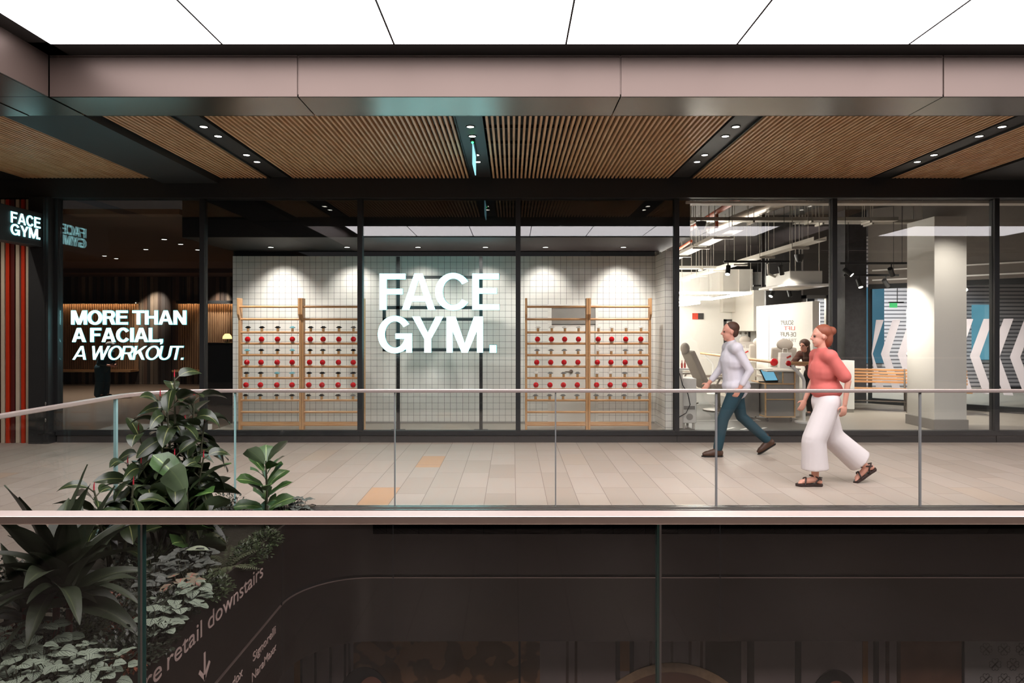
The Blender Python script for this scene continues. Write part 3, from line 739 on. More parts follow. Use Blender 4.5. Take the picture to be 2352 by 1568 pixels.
# ================================================================== THE SHOP WINDOW DISPLAY
WB, WF = 12.2, 11.42                          # tiled back wall, front end of the tiled return
box = MB(); box.box(-4.99 - 2.506, 2.56 - 2.506, 0, 0.12, -2.99, 0.0)
def tiled(b, mat, label, name, loc):
    m = MB(); m.box(*b); o = m.build(name, mat, loc=loc); return tag(o, label, 'wall', None, 'structure')
DX0, DX1, DT = gx(1258, WB), gx(1374, WB), gz(699, WB)
m = MB(); L = Vector((2.506, WB, 2.99))
m.box(-4.99 - L.x, DX0 - L.x, 0, 0.1, -L.z, 0); m.box(DX1 - L.x, 2.56 - L.x, 0, 0.1, -L.z, 0); m.box(DX0 - L.x, DX1 - L.x, 0, 0.1, DT - L.z, 0)
o = tag(m.build('wall_back', M['tile_x'], loc=L), 'white square tiled back wall of the shop window display', 'wall', None, 'structure')
m = MB(); m.box(0, 0.14, WF - 11.42, WB - 11.42, -2.99, 0)
o = tag(m.build('wall_right', M['tile_y'], loc=(2.56, 11.42, 2.99)), 'white tiled return wall at the end of the display beside the studio', 'wall', None, 'structure')
m = MB(); m.box(0.004, 0.136, -0.004, 0.0, -2.99, 0)
o2 = m.build('wall_end', M['tile_x'], o)
d = thing('door_1', 'white flush door with grey head panel in the tiled wall behind the second wall bars', 'door', (0, 0, 0), kind='structure')
m = MB(); m.box(DX0, DX0 + 0.07, WB - 0.015, WB + 0.09, 0, DT); m.box(DX1 - 0.05, DX1, WB - 0.015, WB + 0.09, 0, DT); m.box(DX0 + 0.07, DX1 - 0.05, WB - 0.015, WB + 0.09, DT - 0.05, DT); m.build('door_frame', M['white'], d)
m = MB(); m.box(DX0 + 0.07, DX1 - 0.05, WB + 0.02, WB + 0.06, 0, DT - 0.36); m.build('door_leaf', M['white'], d)
m = MB(); m.box(DX0 + 0.07, DX1 - 0.05, WB + 0.0, WB + 0.06, DT - 0.35, DT - 0.05); m.build('head_panel', M['greyskirt'], d)
hx = gx(1312, WB); m = MB(); m.tube([(hx, WB + 0.02, gz(853, WB)), (hx, WB - 0.05, gz(853, WB)), (hx - 0.12, WB - 0.055, gz(853, WB))], 0.012, 8); m.tube([(hx, WB + 0.02, gz(853, WB)), (hx, WB + 0.01, gz(853, WB))], 0.035, 12); m.build('door_handle', M['steel'], d, smooth=50)
m = MB(); m.box(-4.99, DX0, WB - 0.012, WB, 0, 0.0); m = MB()
m.box(-4.99, DX0, WB - 0.012, WB - 0.001, 0.0, 0.03); m.box(DX1, 2.55, WB - 0.012, WB - 0.001, 0.0, 0.03)
struct(m, 'baseboard_back', M['greyskirt'], 'low grey skirting under the tiled back wall', 'baseboard')
m = MB(); m.box(-5.0, 2.7, 10.42, 12.3, 3.075, 3.16); m.box(-5.0, 2.7, 10.35, 10.42, 3.075, 3.9)
struct(m, 'ceiling', M['displayceil'], 'black ceiling of the window display above the tiles', 'ceiling')
m = MB()
m.box(-5.02, -4.995, 12.3, 21.2, 0, 3.4)
struct(m, 'wall_reflected_lounge', M['black'], 'black wall between the reflected lounge and the tiled display', 'wall')
for i, px in enumerate((622, 797, 960, 1115, 1253, 1432)):
    x = gx(px, 11.55)
    t = thing('downlight', 'round recessed downlight in the black display ceiling, %s counting from the lounge' % ORD[i], 'light', (x, 11.55, 3.074), group='downlights over the tiled display')
    r = MB(); r.lathe([(0.045, 0.0), (0.06, 0.0), (0.06, -0.008), (0.045, -0.008), (0.045, 0)], n=18); r.build('rim', M['frame'], t, smooth=40)
    r = MB(); r.lathe([(0.001, -0.0005), (0.044, -0.0005), (0.044, -0.005), (0.001, -0.005)], n=18); r.build('lens', M['lamp'], t, smooth=40)
    spot((x, 11.62, 3.05), (x, 12.2, 1.95), SPOT_SHOP * (0.22 if i in (2, 3) else 0.42), 84, (1, 0.965, 0.915), blend=0.9)
    if i in (0, 2, 3, 5): spot((x, 10.9, 3.05), (x, 12.2, 0.4), SPOT_SHOP * (0.5 if i in (2, 3) else 1.0), 100, (1, 0.965, 0.915), blend=1.0)  # added wide fill with no fixture, brightens the tiled wall

# ---- wall bars (four ladders, two and two), things on their rungs
RZ = [2.074, 1.867, 1.647, 1.459, 1.266, 1.073, 0.883, 0.694, 0.51, 0.313, 0.104]
BY = 11.40
def ladder(w):
    t = thing('wall_bars', '-', 'wall bars', (0, 0, 0), group='wooden wall bars in the shop window')
    for sx in (0.0, w - 0.036):
        m = MB()
        prof = [(0.10, 0.0), (0.10, 2.2), (-0.06, 2.2), (-0.06, 1.93), (0.0, 1.84), (0.0, 0.0)]   # goose-necked side view (y, z)
        m.prism(prof, lambda a, b, d: Vector((d, a, b)), sx, sx + 0.036)
        m.build('upright', M['beech'], t, bevel=0.005)
    for i, z in enumerate(RZ):
        m = MB(); y = -0.025 if i == 0 else 0.035
        m.tube([(0.03, y, z - 0.018), (w - 0.03, y, z - 0.018)], 0.019, 12)
        if i == 10: m.box(0.03, w - 0.03, 0.02, 0.045, z - 0.04, z + 0.03)
        m.build('rung', M['beechx'], t, smooth=40)
    return t
lw = gx(691, BY) - gx(546, BY)
lad = proto(ladder(1.052))
spots_ = [(gx(547, BY), 'wooden wall bars next to the dark lounge, first of the four ladders'), (gx(547, BY) + 1.056, 'wooden wall bars with dark lips, half hidden by the window mullion'),
          (gx(1206, BY), 'wooden wall bars in front of the white door'), (gx(1206, BY) + 1.056, 'wooden wall bars beside the tiled return wall, last of the four ladders')]
for i, (x, l) in enumerate(spots_):
    o = lad if i == 0 else dup(lad, (0, 0, 0))
    o.location = (x, BY, 0); o['label'] = l
# red ball on a small clear stand
t = thing('red_ball', '-', 'ball', group='red balls on the wall bars')
m = MB(); m.ell((0, 0, 0.055), 0.046, 0.046, 0.046, 20, 12); m.build('ball', M['red'], t, smooth=80)
m = MB(); m.lathe([(0.028, 0.0), (0.03, 0.004), (0.022, 0.016), (0.016, 0.0165)], n=16); m.build('stand', M['acrylic'], t, smooth=40)
ball = proto(t)
# glossy lips on a wooden peg
def lips_mesh():
    m = MB(); nu, nv = 26, 10; vs = []; fs = []
    for i in range(nu + 1):
        u = -1 + 2 * i / nu; env = max(0.02, (1 - abs(u) ** 1.7)) 
        top = 0.021 * env * (0.78 + 0.5 * math.exp(-((abs(u) - 0.3) / 0.22) ** 2)); bot = 0.021 * env
        th = 0.021 * env ** 0.6
        for k in range(nv):
            a = 2 * math.pi * k / nv; s, c = math.sin(a), math.cos(a)
            z = (top if s > 0 else bot) * s; pinch = 1 - 0.35 * math.exp(-(s / 0.3) ** 2)
            vs.append((u * 0.055, -c * th * pinch, z + 0.004 * (1 - u * u)))
    for i in range(nu):
        for k in range(nv): fs.append((i * nv + k, i * nv + (k + 1) % nv, (i + 1) * nv + (k + 1) % nv, (i + 1) * nv + k))
    fs += [tuple(range(nv)), tuple(nu * nv + k for k in range(nv))[::-1]]
    m.add([(x, y, z + 0.062) for x, y, z in vs], fs); return m
t = thing('lips_ornament', '-', 'ornament', group='lips on pegs on the wall bars')
lo = lips_mesh().build('lips', M['lips_black'], t, smooth=60)
m = MB(); m.lathe([(0.021, 0.0), (0.021, 0.048)], n=14); m.build('peg', M['cork'], t, smooth=40)
lips = proto(t)
LM = {'k': lo.data}
for c in ('blue', 'white', 'grey'):
    d2 = lo.data.copy(); d2.materials[0] = M['lips_' + c]; LM[c[0]] = d2
cn = {'k': 'glossy black', 'b': 'reflection-coloured pale blue', 'w': 'white', 'g': 'smoky grey'}
XL = [568.6, 600.6, 637.3, 671.3, 712.7, 742, 778, 811.6]
XR = [1234.7, 1266.6, 1297, 1328.6, 1374, 1404.9, 1437.4, 1471.9]
colours = {(0, 2): 'kkkbkkkg', (0, 4): 'bkkbkkkk', (0, 6): 'kkbbkkkk', (0, 8): 'kkkkkkkg', (1, 2): 'wwwwwwww', (1, 4): 'gggggwwgg'[1:], (1, 6): 'wgggwwgw', (1, 8): 'gggggggg'}
colours[(1, 4)] = 'ggggwwgg'
bay = ['ladder beside the lounge', 'ladder behind the mullion', 'ladder in front of the door', 'ladder beside the return wall']
rowname = {2: 'top', 4: 'second', 6: 'third', 8: 'lowest', 3: 'top', 5: 'middle', 7: 'lowest'}
used_l = used_b = False
rnd = random.Random(5)
for side, XS in ((0, XL), (1, XR)):
    for i in (2, 3, 4, 5, 6, 7, 8):
        for k in range(8):
            x = gx(XS[k] + (k % 4) * 0.4 * (i - 3) * (0.6 if side == 0 else 0.2) - (i - 3) * 0.9, BY + 0.03)
            loc = (x, BY + 0.035, RZ[i] + 0.0012)
            pos = '%s in the %s row, %s' % (ORD[k % 4], rowname[i], bay[side * 2 + k // 4])
            if i % 2 == 0:
                c = colours[(side, i)][k]
                if not used_l: o = lips; used_l = True; o.location = loc
                else: o = dup(lips, loc, rnd.uniform(-0.25, 0.25), chmap={'lips': LM[c]})
                o['label'] = '%s lips, %s' % (cn[c], pos)
            else:
                if not used_b: o = ball; used_b = True; o.location = loc
                else: o = dup(ball, loc, rnd.uniform(0, 6))
                o['label'] = 'shiny red ball, %s' % pos

# ---- large sign on its black frame
GY = 11.3
t = thing('shop_sign', 'large glowing white FACE GYM. letters on a black frame before white tiles', 'sign', (0, GY, 0))
m = MB()
def bar(px0, px1, py0, py1, m=m): m.box(gx(px0, GY), gx(px1, GY), 0.06, 0.11, gz(py1, GY), gz(py0, GY))
bar(908.5, 916.5, 588, 989); bar(1100.5, 1108, 588, 989)
bar(880, 1132, 632, 639); bar(877, 1108, 702, 709.5); bar(877, 1108, 729.5, 736.5); bar(877, 1130, 800, 807)
bar(877, 884, 702, 807)
for px in (912, 1104): m.box(gx(px - 16, GY), gx(px + 16, GY), 0.03, 0.14, 0.0, 0.01)
m.build('frame', M['black'], t)
def fns(a, b, d): return Vector((a, d, b))
def pxw(mb, text, spans, py_base, py_top, s, d0, d1, grow=0.0):
    for ch, (p0, p1) in zip(text, spans):
        w, polys = glyph(ch, s)
        a0, a1 = gx(p0, GY), gx(p1, GY); b0, b1 = gz(py_base, GY), gz(py_top, GY)
        ov = 0.0
        xs = [a for p in polys for a, b in p]; x0, x1 = min(xs), max(xs)
        for p in polys:
            cx = sum(a for a, b in p) / len(p); cyy = sum(b for a, b in p) / len(p)
            q = [(a + (grow if a > cx else -grow), b + (grow if b > cyy else -grow)) for a, b in p] if grow else p
            mb.prism([(a0 + (a - x0) / (x1 - x0) * (a1 - a0), b0 + b * (b1 - b0)) for a, b in q], fns, d0, d1)
P = lambda l: [(860 + a / 7.467, 860 + b / 7.467) for a, b in l]
rows = (('FACE', P([(93, 530), (475, 1040), (1045, 1605), (1680, 2140)]), 711.2, 628.4), ('GYM', P([(65, 640), (650, 1180), (1238, 1860)]), 809.3, 726.6))
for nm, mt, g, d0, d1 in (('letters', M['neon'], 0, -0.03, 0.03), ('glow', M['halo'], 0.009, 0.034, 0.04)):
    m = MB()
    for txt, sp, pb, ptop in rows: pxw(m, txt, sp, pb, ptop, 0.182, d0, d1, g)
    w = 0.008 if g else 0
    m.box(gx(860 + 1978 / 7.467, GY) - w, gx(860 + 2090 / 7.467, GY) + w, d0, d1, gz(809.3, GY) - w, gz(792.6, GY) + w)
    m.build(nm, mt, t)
spot_l = bpy.data.lights.new('sign_glow', 'AREA'); spot_l.energy = 10; spot_l.size = 1.5; spot_l.color = (0.6, 0.95, 1.0)
bpy.data.lights.remove(spot_l)

# ---- slogan behind the first window
NY = 10.32
t = thing('slogan_sign', 'glowing white slogan MORE THAN A FACIAL, A WORKOUT. hung in the dark lounge window', 'sign', (0, NY, 0))
def fnn(a, b, d): return Vector((a, d, b))
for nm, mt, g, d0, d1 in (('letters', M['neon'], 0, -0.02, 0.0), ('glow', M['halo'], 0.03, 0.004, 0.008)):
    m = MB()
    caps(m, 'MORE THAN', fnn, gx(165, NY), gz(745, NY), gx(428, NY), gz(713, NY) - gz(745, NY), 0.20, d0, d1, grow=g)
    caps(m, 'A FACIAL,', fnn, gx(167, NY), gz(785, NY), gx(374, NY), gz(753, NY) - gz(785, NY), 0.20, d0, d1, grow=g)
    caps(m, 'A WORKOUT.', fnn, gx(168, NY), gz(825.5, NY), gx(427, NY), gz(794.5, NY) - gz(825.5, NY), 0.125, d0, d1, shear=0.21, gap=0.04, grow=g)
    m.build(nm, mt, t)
for px in (208, 392): m = MB(); m.tube([(gx(px, NY), NY, gz(720, NY)), (gx(px, NY), NY, 3.42)], 0.002, 6); m.build('wire', M['steel'], t)

# ================================================================== THE LOUNGE BEHIND THE SLOGAN, ADDED IN PLACE OF A REFLECTION IN THE PANE
M['plank'] = None
def plank_mat():
    t = NT('mixed_timber_planks')
    sp = t.n('SeparateXYZ', None, Vector=t.obj())
    wn = t.n('TexWhiteNoise', {'noise_dimensions': '1D'}, W=t.math('FLOOR', t.math('MULTIPLY', sp.outputs[0], 9.0)))
    r = t.n('ValToRGB', None, Fac=wn.outputs['Value'])
    els = [(0.0, '#2a211c'), (0.3, '#3d2f27'), (0.6, '#5d4638'), (0.8, '#2f2a27'), (1.0, '#8a7663')]
    cr = r.color_ramp
    while len(cr.elements) < len(els): cr.elements.new(0.5)
    for e, (p, c) in zip(cr.elements, els): e.position = p; e.color = (*hexc(c), 1)
    return t.surf(t.bsdf(r.outputs[0], 0.6))
M['plank'] = plank_mat()
M['ribwood'] = wood('ribbed_wood', '#8a6446', '#b08a66', 1, 2, 0.55)
LY = 21.0
m = MB(); rr = random.Random(3); x = -15.5
while x < -5.1:
    w = rr.uniform(0.09, 0.2); m.box(x, x + w - 0.012, LY - rr.uniform(0.0, 0.03), LY + 0.1, 0, 3.4); x += w
struct(m, 'wall_reflected_lounge_back', M['plank'], 'dim wall of mixed dark timber planks at the back of the reflected lounge', 'wall')
m = MB(); m.box(-15.5, -5.03, SF + 0.15, LY + 0.2, 3.42, 3.5); m.box(-15.5, -5.03, 19.5, LY, 3.3, 3.42)
struct(m, 'ceiling', pm('reflected_lounge_ceiling', '#4a2f20', 0.7, var=0.3, scale=1, stretch=(0.2, 6, 1)), 'dark brown ceiling of the reflected lounge', 'ceiling')
box_struct('wall_reflected_lounge_side', (-15.6, -15.5, SF + 0.15, LY + 0.2, 0, 3.5), M['black'], 'black side wall of the reflected lounge', 'wall')
for i, (p0, p1, l) in enumerate(((129, 308, 'behind the first words of the slogan'), (402, 560, 'behind the rubber plant'))):
    x0, x1 = gx(p0, LY - 0.3), gx(p1, LY - 0.3)
    t = thing('reflected_bench_niche', 'reflected ribbed timber bench niche with a warm light strip, ' + l, 'bench', (0, 0, 0), group='lit bench niches in the reflected lounge')
    m = MB(); n = int((x1 - x0) / 0.07)
    for k in range(n): m.box(x0 + k * 0.07, x0 + k * 0.07 + 0.045, LY - 0.1, LY - 0.045, 0.45, 2.46)
    m.box(x0, x1, LY - 0.06, LY - 0.045, 0.45, 2.46); m.build('ribbed_back', M['ribwood'], t)
    m = MB(); m.box(x0, x1, LY - 0.5, LY - 0.03, 0.40, 0.46); m.build('seat', M['bench'], t)
    m = MB(); m.box(x0, x1, LY - 0.25, LY - 0.1, 2.5, 2.56); m.box(x0, x1, LY - 0.25, LY - 0.23, 2.47, 2.5); m.build('canopy', M['black'], t)
    m = MB(); m.box(x0, x1, LY - 0.21, LY - 0.19, 2.485, 2.497); m.build('light_strip', M['led_warm'], t)
for i, (px, py) in enumerate(((240, 587), (267, 593), (335, 572), (377, 549), (415, 560), (454, 573))):
    z = 3.415; Y = (z - EYE) * F / (757 - py); x = gx(px, Y)
    t = thing('downlight', 'small downlight in the reflected brown lounge ceiling, %s counting from the black pier' % ORD[i], 'light', (x, Y, z), group='downlights in the reflected lounge ceiling')
    r = MB(); r.lathe([(0.05, 0.0), (0.065, 0.0), (0.065, -0.01), (0.05, -0.01), (0.05, 0)], n=14); r.build('rim', M['black'], t, smooth=40)
    r = MB(); r.lathe([(0.001, -0.001), (0.049, -0.001), (0.049, -0.006), (0.001, -0.006)], n=14); r.build('lens', M['lamp'], t, smooth=40)
spot((gx(360, 20.3), 20.3, 3.25), (gx(355, 21), 21.0, 2.2), 330, 50, blend=0.9)
spot((gx(505, 20.3), 20.3, 3.25), (gx(505, 21), 21.0, 2.2), 240, 50, blend=0.9)
spot((-10.5, 17.0, 3.3), (-10.5, 17.0, 0.0), 420, 130, blend=0.9)
t = thing('counter', 'reflected dark counter beside the tiled wall under a small warm lamp', 'counter', (0, 0, 0))
m = MB(); m.box(gx(497, 15.6), -5.03, 15.0, 15.6, 0.02, 1.35); m.build('body', M['darkgrey'], t, bevel=0.01)
m = MB(); m.box(gx(494, 15.6), -5.03, 14.97, 15.6, 1.35, 1.39); m.build('worktop', M['blackgloss'], t, bevel=0.004)
t = thing('reflected_table_lamp', 'reflected small glowing yellow lamp on the dark counter', 'lamp', (gx(522, 15.3), 15.3, 1.391))
m = MB(); m.lathe([(0.06, 0.0), (0.06, 0.015), (0.012, 0.02), (0.012, 0.1)], n=14); m.build('base', M['blackgloss'], t, smooth=40)
m = MB(); m.lathe([(0.10, 0.08), (0.09, 0.14), (0.05, 0.19), (0.02, 0.195)], n=16); m.build('shade', emit('warm_shade', (1.0, 0.66, 0.22), 2.6), t, smooth=40)
m = MB(); m.box(-6.6, -5.05, 10.45, 11.5, 0.0, 0.09)
tag(m.build('display_plinth', M['whitegloss'], bevel=0.004), 'low pale platform on the lounge floor just inside the first window', 'platform')

# ================================================================== THE TREATMENT STUDIO
box_struct('ceiling', (2.63, 14, SF + 0.15, 22.4, 4.42, 4.5), M['darkceil'], 'dark open ceiling of the studio above pipes and trays', 'ceiling')
m = MB(); m.box(2.63, 14, SF + 0.13, SF + 0.33, 3.58, 3.615)
struct(m, 'trim_14', M['offwhite'], 'beam above the studio windows, its lit underside painted pale', 'trim')  # pale colour stands for light on the beam's underside
box_struct('wall_studio_end', (2.56, 2.63, 12.2, 22.3, 0, 4.42), M['white'], 'white wall of the studio behind the tiled return', 'wall')
box_struct('wall_studio_back', (2.63, 9.2, 22.2, 22.35, 0, 3.55), M['white'], 'white back wall of the studio', 'wall')
box_struct('wall_studio_upper', (2.63, 14, 22.25, 22.4, 3.55, 4.42), M['darkceil'], 'dark band above the white back wall of the studio', 'wall')
SB = 22.2
def bbox(p0, q0, p1, q1, Y): return gx(p0, Y), gx(p1, Y), gz(q1, Y), gz(q0, Y)
for (p0, q0, p1, q1, dp, mt, l) in ((1661, 618, 1697, 716, 0.35, 'offwhite', 'warm grey bulkhead beside the spotlight'), (1698, 618, 1729, 716, 0.45, 'offwhite', 'fluted grey bulkhead beside the air conditioner'),
                               (1731, 666, 1854, 760, 2.0, 'offwhite', 'plain pale bulkhead behind the air conditioner')):
    a, b, c, d_ = bbox(p0, q0, p1, q1, SB - dp); m = MB(); m.box(a, b, SB - dp, SB, c, d_)
    struct(m, 'wall_bulkhead', M[mt], l, 'wall')
d = thing('door_2', 'white double door in a dark frame at the back of the studio', 'door', (0, 0, 0), kind='structure')
a, b, c, e = bbox(1662, 733, 1764, 860, SB); c = 0.0
m = MB(); m.box(a, a + 0.09, SB - 0.03, SB, c, e); m.box(b - 0.09, b, SB - 0.03, SB, c, e); m.box(a, b, SB - 0.03, SB, e - 0.07, e); m.build('door_frame', M['darkgrey'], d)
mid = gx(1703, SB)
for q0, q1 in ((a + 0.09, mid - 0.005), (mid + 0.005, b - 0.09)): m = MB(); m.box(q0, q1, SB - 0.02, SB - 0.002, 0.01, e - 0.07); m.build('door_leaf', M['whitegloss'], d)
m = MB(); m.box(gx(1718, SB), gx(1723, SB), SB - 0.028, SB - 0.02, gz(845, SB), gz(762, SB)); m.build('vision_strip', M['darkgrey'], d)
m = MB(); m.ell((gx(1712, SB), SB - 0.03, gz(765, SB)), 0.04, 0.02, 0.04); m.ell((gx(1699, SB), SB - 0.03, gz(765, SB)), 0.04, 0.02, 0.04); m.build('lock', M['steel'], d, smooth=60)
m = MB(); m.box(gx(1674, SB), gx(1690, SB), SB - 0.08, SB - 0.02, gz(746, SB), gz(741, SB)); m.build('door_closer', M['steel'], d)
for p0, p1, q0, q1, l in ((1590, 1615, 719, 733, 'small red and black picture high on the studio back wall, nearer the window mullion'), (1686, 1720, 707, 725, 'larger red and black picture above the double door')):
    t = thing('wall_picture', l, 'picture', (0, 0, 0)); mid = (p0 + p1) / 2
    m = MB(); m.box(gx(p0, SB), gx(mid, SB), SB - 0.04, SB - 0.003, gz(q1, SB), gz(q0, SB)); m.build('print', pm('picture_red' + l[:5], '#c8452f', 0.5, var=0.6, scale=7), t)
    m = MB(); m.box(gx(mid, SB), gx(p1, SB), SB - 0.04, SB - 0.003, gz(q1, SB), gz(q0, SB)); m.build('print', M['darkgrey'], t)

# partition with mirrored lettering
t = thing('partition', 'white free-standing partition with mirrored dark lettering beside the reclining chairs', 'partition', (0, 0, 0))
m = MB(); m.box(5.945, 6.08, 13.5, 16.6, 0, 2.24); m.build('panel', M['white'], t, bevel=0.004)
m = MB(); m.box(6.085, 6.095, 13.52, 13.54, 0.9, 2.2); m.build('edge_light', M['led_white'], t)
m = MB(); m.box(5.941, 5.945, 15.78, 15.795, 0, 2.24); m.build('panel_joint', M['gap'], t)
def fnp(a, b, d): return Vector((5.944 - d, a, b))
def onp(px, py):                                     # where the partition face shows at a pixel
    Y = 5.944 * F / (px - 1176.0); return Y, gz(py, Y)
for body, p0, p1, py, size, mt in (('SCULPT', 1793, 1822, 746, 0.135, 'darkletter'), ('LIFT', 1801, 1826, 758, 0.12, 'redletter'), ('DE-PUFF', 1792, 1828, 772, 0.135, 'darkletter'), ('TREAT', 1796, 1830, 784, 0.10, 'gap')):
    y0, _ = onp(p1, py); y1, z1 = onp(p0, py)
    mb = text_mb(body, lambda a, b, d: fnp(a, b, d), y0, z1, y1, size)   # runs from the near end: reads mirrored from outside
    mb.build('lettering', M[mt], t)

# treatment chairs
def chair(label, loc, rz, lean=0.45):
    t = thing('treatment_chair', label, 'chair', loc, rz, group='grey treatment chairs in the studio')
    m = MB(); m.lathe([(0.30, 0.0), (0.30, 0.03), (0.06, 0.06), (0.05, 0.42), (0.12, 0.45)], n=18); m.build('base', M['steel'], t, smooth=40)
    m = MB(); m.obox((0.05, 0, 0.52), (0.32, 0, 0), (0, 0.27, 0), (0, 0, 0.06)); m.build('seat', M['greyfab'], t, bevel=0.03)
    m = MB(); c, s = math.cos(lean), math.sin(lean); m.obox((-0.30 - 0.40 * s, 0, 0.50 + 0.40 * c), (-0.42 * s, 0, 0.42 * c), (0, 0.25, 0), (0.06 * c, 0, 0.06 * s)); m.build('backrest', M['greyfab'], t, bevel=0.035)
    m = MB(); m.ell((-0.32 - 0.90 * s, 0, 0.50 + 0.88 * c), 0.075, 0.17, 0.12); m.build('headrest', M['greyfab'], t, smooth=60)
    for sy in (-1, 1):
        m = MB(); m.obox((0.02, sy * 0.31, 0.70), (0.22, 0, 0), (0, 0.04, 0), (0, 0, 0.025)); m.tube([(-0.1, sy * 0.31, 0.68), (-0.18, sy * 0.28, 0.52)], 0.02, 8); m.build('armrest', M['greyfab'], t, bevel=0.015)
    m = MB(); m.obox((0.62, 0, 0.40), (0.26, 0, -0.10), (0, 0.22, 0), (0.02, 0, 0.05)); m.build('legrest', M['greyfab'], t, bevel=0.03)
    return t
chair('grey reclining treatment chair leaning back behind the man in white, closest to the glass', (4.25, 14.1, 0), 0.15)
chair('grey reclining treatment chair partly hidden by the window mullion', (3.95, 15.6, 0), 0.15)
chair('grey treatment chair standing at the open end of the lettered partition', (6.33, 17.4, 0), 1.2, 0.15)
chair('grey treatment chair beside the practitioner in brown', (5.55, 14.35, 0), math.pi / 2, 0.15)
chair('grey treatment chair far back in front of the double door', (6.9, 20.2, 0), -1.9, 0.15)

# barres: timber poles on cranked white posts
def post(t, x, y, z):
    m = MB(); bx = x + 0.20
    m.tube([(x, y, z - 0.03), (x, y, z - 0.06), (bx - 0.02, y, z - 0.26), (bx, y, z - 0.32), (bx, y, 0.02)], 0.03, 8); m.lathe([(0.16, 0.0), (0.16, 0.025), (0.04, 0.04)], (bx, y, 0), 18); m.build('post', M['whitegloss'], t, smooth=40)
t = thing('barre', 'timber barre with a red ball end running back from the tablet desk', 'barre', (0, 0, 0))
m = MB(); m.tube([(5.04, 13.15, 1.05), (5.04, 18.2, 1.05)], 0.03, 12); m.build('pole', M['bench'], t, smooth=40)
m = MB(); m.ell((5.04, 13.13, 1.05), 0.075, 0.075, 0.075); m.build('end_ball', M['red'], t, smooth=80)
for y in (15.4, 17.8): post(t, 5.04, y, 1.05)
t = thing('barre', 'short timber barre on one white post beside the tablet desk', 'barre', (0, 0, 0))
m = MB(); m.tube([(5.0, 12.3, 1.07), (5.75, 12.3, 1.07)], 0.03, 12); m.build('pole', M['bench'], t, smooth=40)
m = MB(); m.ell((4.98, 12.3, 1.07), 0.05, 0.05, 0.05); m.build('end_ball', M['red'], t, smooth=80)
post(t, 5.06, 12.3, 1.07)

# desk with tablet
t = thing('desk', 'grey plywood edged rolling desk carrying a tablet', 'desk', (0, 0, 0))
def carcass(m, x0, x1, y0, y1, z0, z1): m.box(x0, x1, y0, y1, z0, z1)
m = MB(); carcass(m, 4.62, 5.13, 12.42, 13.1, 0.10, 0.68); m.build('cabinet', pm('desk_grey', '#8f8a84', 0.5), t, bevel=0.003)
m = MB(); carcass(m, 4.93, 5.13, 12.42, 13.1, 0.70, 0.91); m.build('riser', pm('desk_grey_top', '#a39d95', 0.5), t, bevel=0.003)
m = MB()
for b in ((4.60, 5.15, 12.40, 13.12, 0.68, 0.70), (4.60, 5.15, 12.40, 13.12, 0.08, 0.10), (4.60, 4.62, 12.40, 12.43, 0.1, 0.68), (5.13, 5.15, 12.40, 12.43, 0.1, 0.91), (4.91, 4.93, 12.40, 12.43, 0.70, 0.91), (4.62, 5.13, 12.405, 12.43, 0.40, 0.415)): m.box(*b)
m.build('plywood_edge', M['ply'], t)
m = MB(); m.box(4.62, 5.2, 12.36, 13.14, 0.91, 0.935); m.build('worktop', M['offwhite'], t, bevel=0.004)
m = MB(); m.box(4.28, 4.60, 12.7, 13.4, 0.06, 0.66); m.box(4.26, 4.61, 12.68, 13.4, 0.66, 0.685); m.build('side_unit', M['greyskirt'], t, bevel=0.004)
for x, y in ((4.66, 12.46), (5.09, 12.46), (4.66, 13.06), (5.09, 13.06)): m = MB(); m.ell((x, y, 0.04), 0.02, 0.04, 0.04); m.build('caster', M['black'], t, smooth=60)
t = thing('tablet', 'black tablet with a bright blue screen on a stand on the desk', 'tablet', (4.74, 12.6, 0.702), 0.35)
m = MB(); m.obox((0, 0, 0.13), (0.15, 0, 0), (0, 0.075, 0.105), (0, 0.008, -0.006)); m.build('case', M['black'], t, bevel=0.004)
m = MB(); m.obox((0, -0.0095, 0.137), (0.135, 0, 0), (0, 0.066, 0.092), (0, 0.001, -0.0008)); m.build('screen', emit('tablet_screen', (0.25, 0.62, 0.85), 1.1, 0.5), t)
m = MB(); m.box(-0.12, 0.16, -0.06, 0.14, 0.0, 0.02); m.obox((0.02, 0.08, 0.06), (0.03, 0, 0), (0, 0.02, -0.05), (0, 0.006, 0.004)); m.build('stand', M['black'], t, bevel=0.004)

# white machine trolley by the mullion
t = thing('machine_trolley', 'white machine cabinet with speaker and hanging cable just inside the studio window', 'trolley', (0, 0, 0))
a, b = gx(1568, 11.5), gx(1600, 11.5)
m = MB(); m.box(a, b, 11.5, 12.0, 0.10, gz(869, 11.5)); m.build('cabinet', M['white'], t, bevel=0.012)
m = MB(); m.box(a - 0.14, a - 0.01, 11.45, 11.9, 0.02, gz(850, 11.5)); m.build('side_frame', M['offwhite'], t, bevel=0.006)
m = MB(); m.lathe([(0.056, 0), (0.056, 0.006), (0.01, 0.006)], n=20).xf(Matrix.Translation((gx(1584, 11.5), 11.5, gz(957, 11.5))) @ Matrix.Rotation(math.radians(90), 4, 'X')); m.build('speaker', M['greyskirt'], t, smooth=40)
m = MB(); m.box(a + 0.02, b - 0.03, 11.494, 11.5, gz(940, 11.5), gz(932, 11.5)); m.build('vent', M['greyskirt'], t)
m = MB(); m.tube([(a - 0.07, 11.44, 0.95), (a - 0.02, 11.42, 0.75), (a + 0.07, 11.43, 0.6), (a + 0.11, 11.44, 0.42), (a + 0.04, 11.43, 0.28), (a - 0.1, 11.43, 0.2)], 0.008, 8); m.build('cable', M['black'], t, smooth=60)
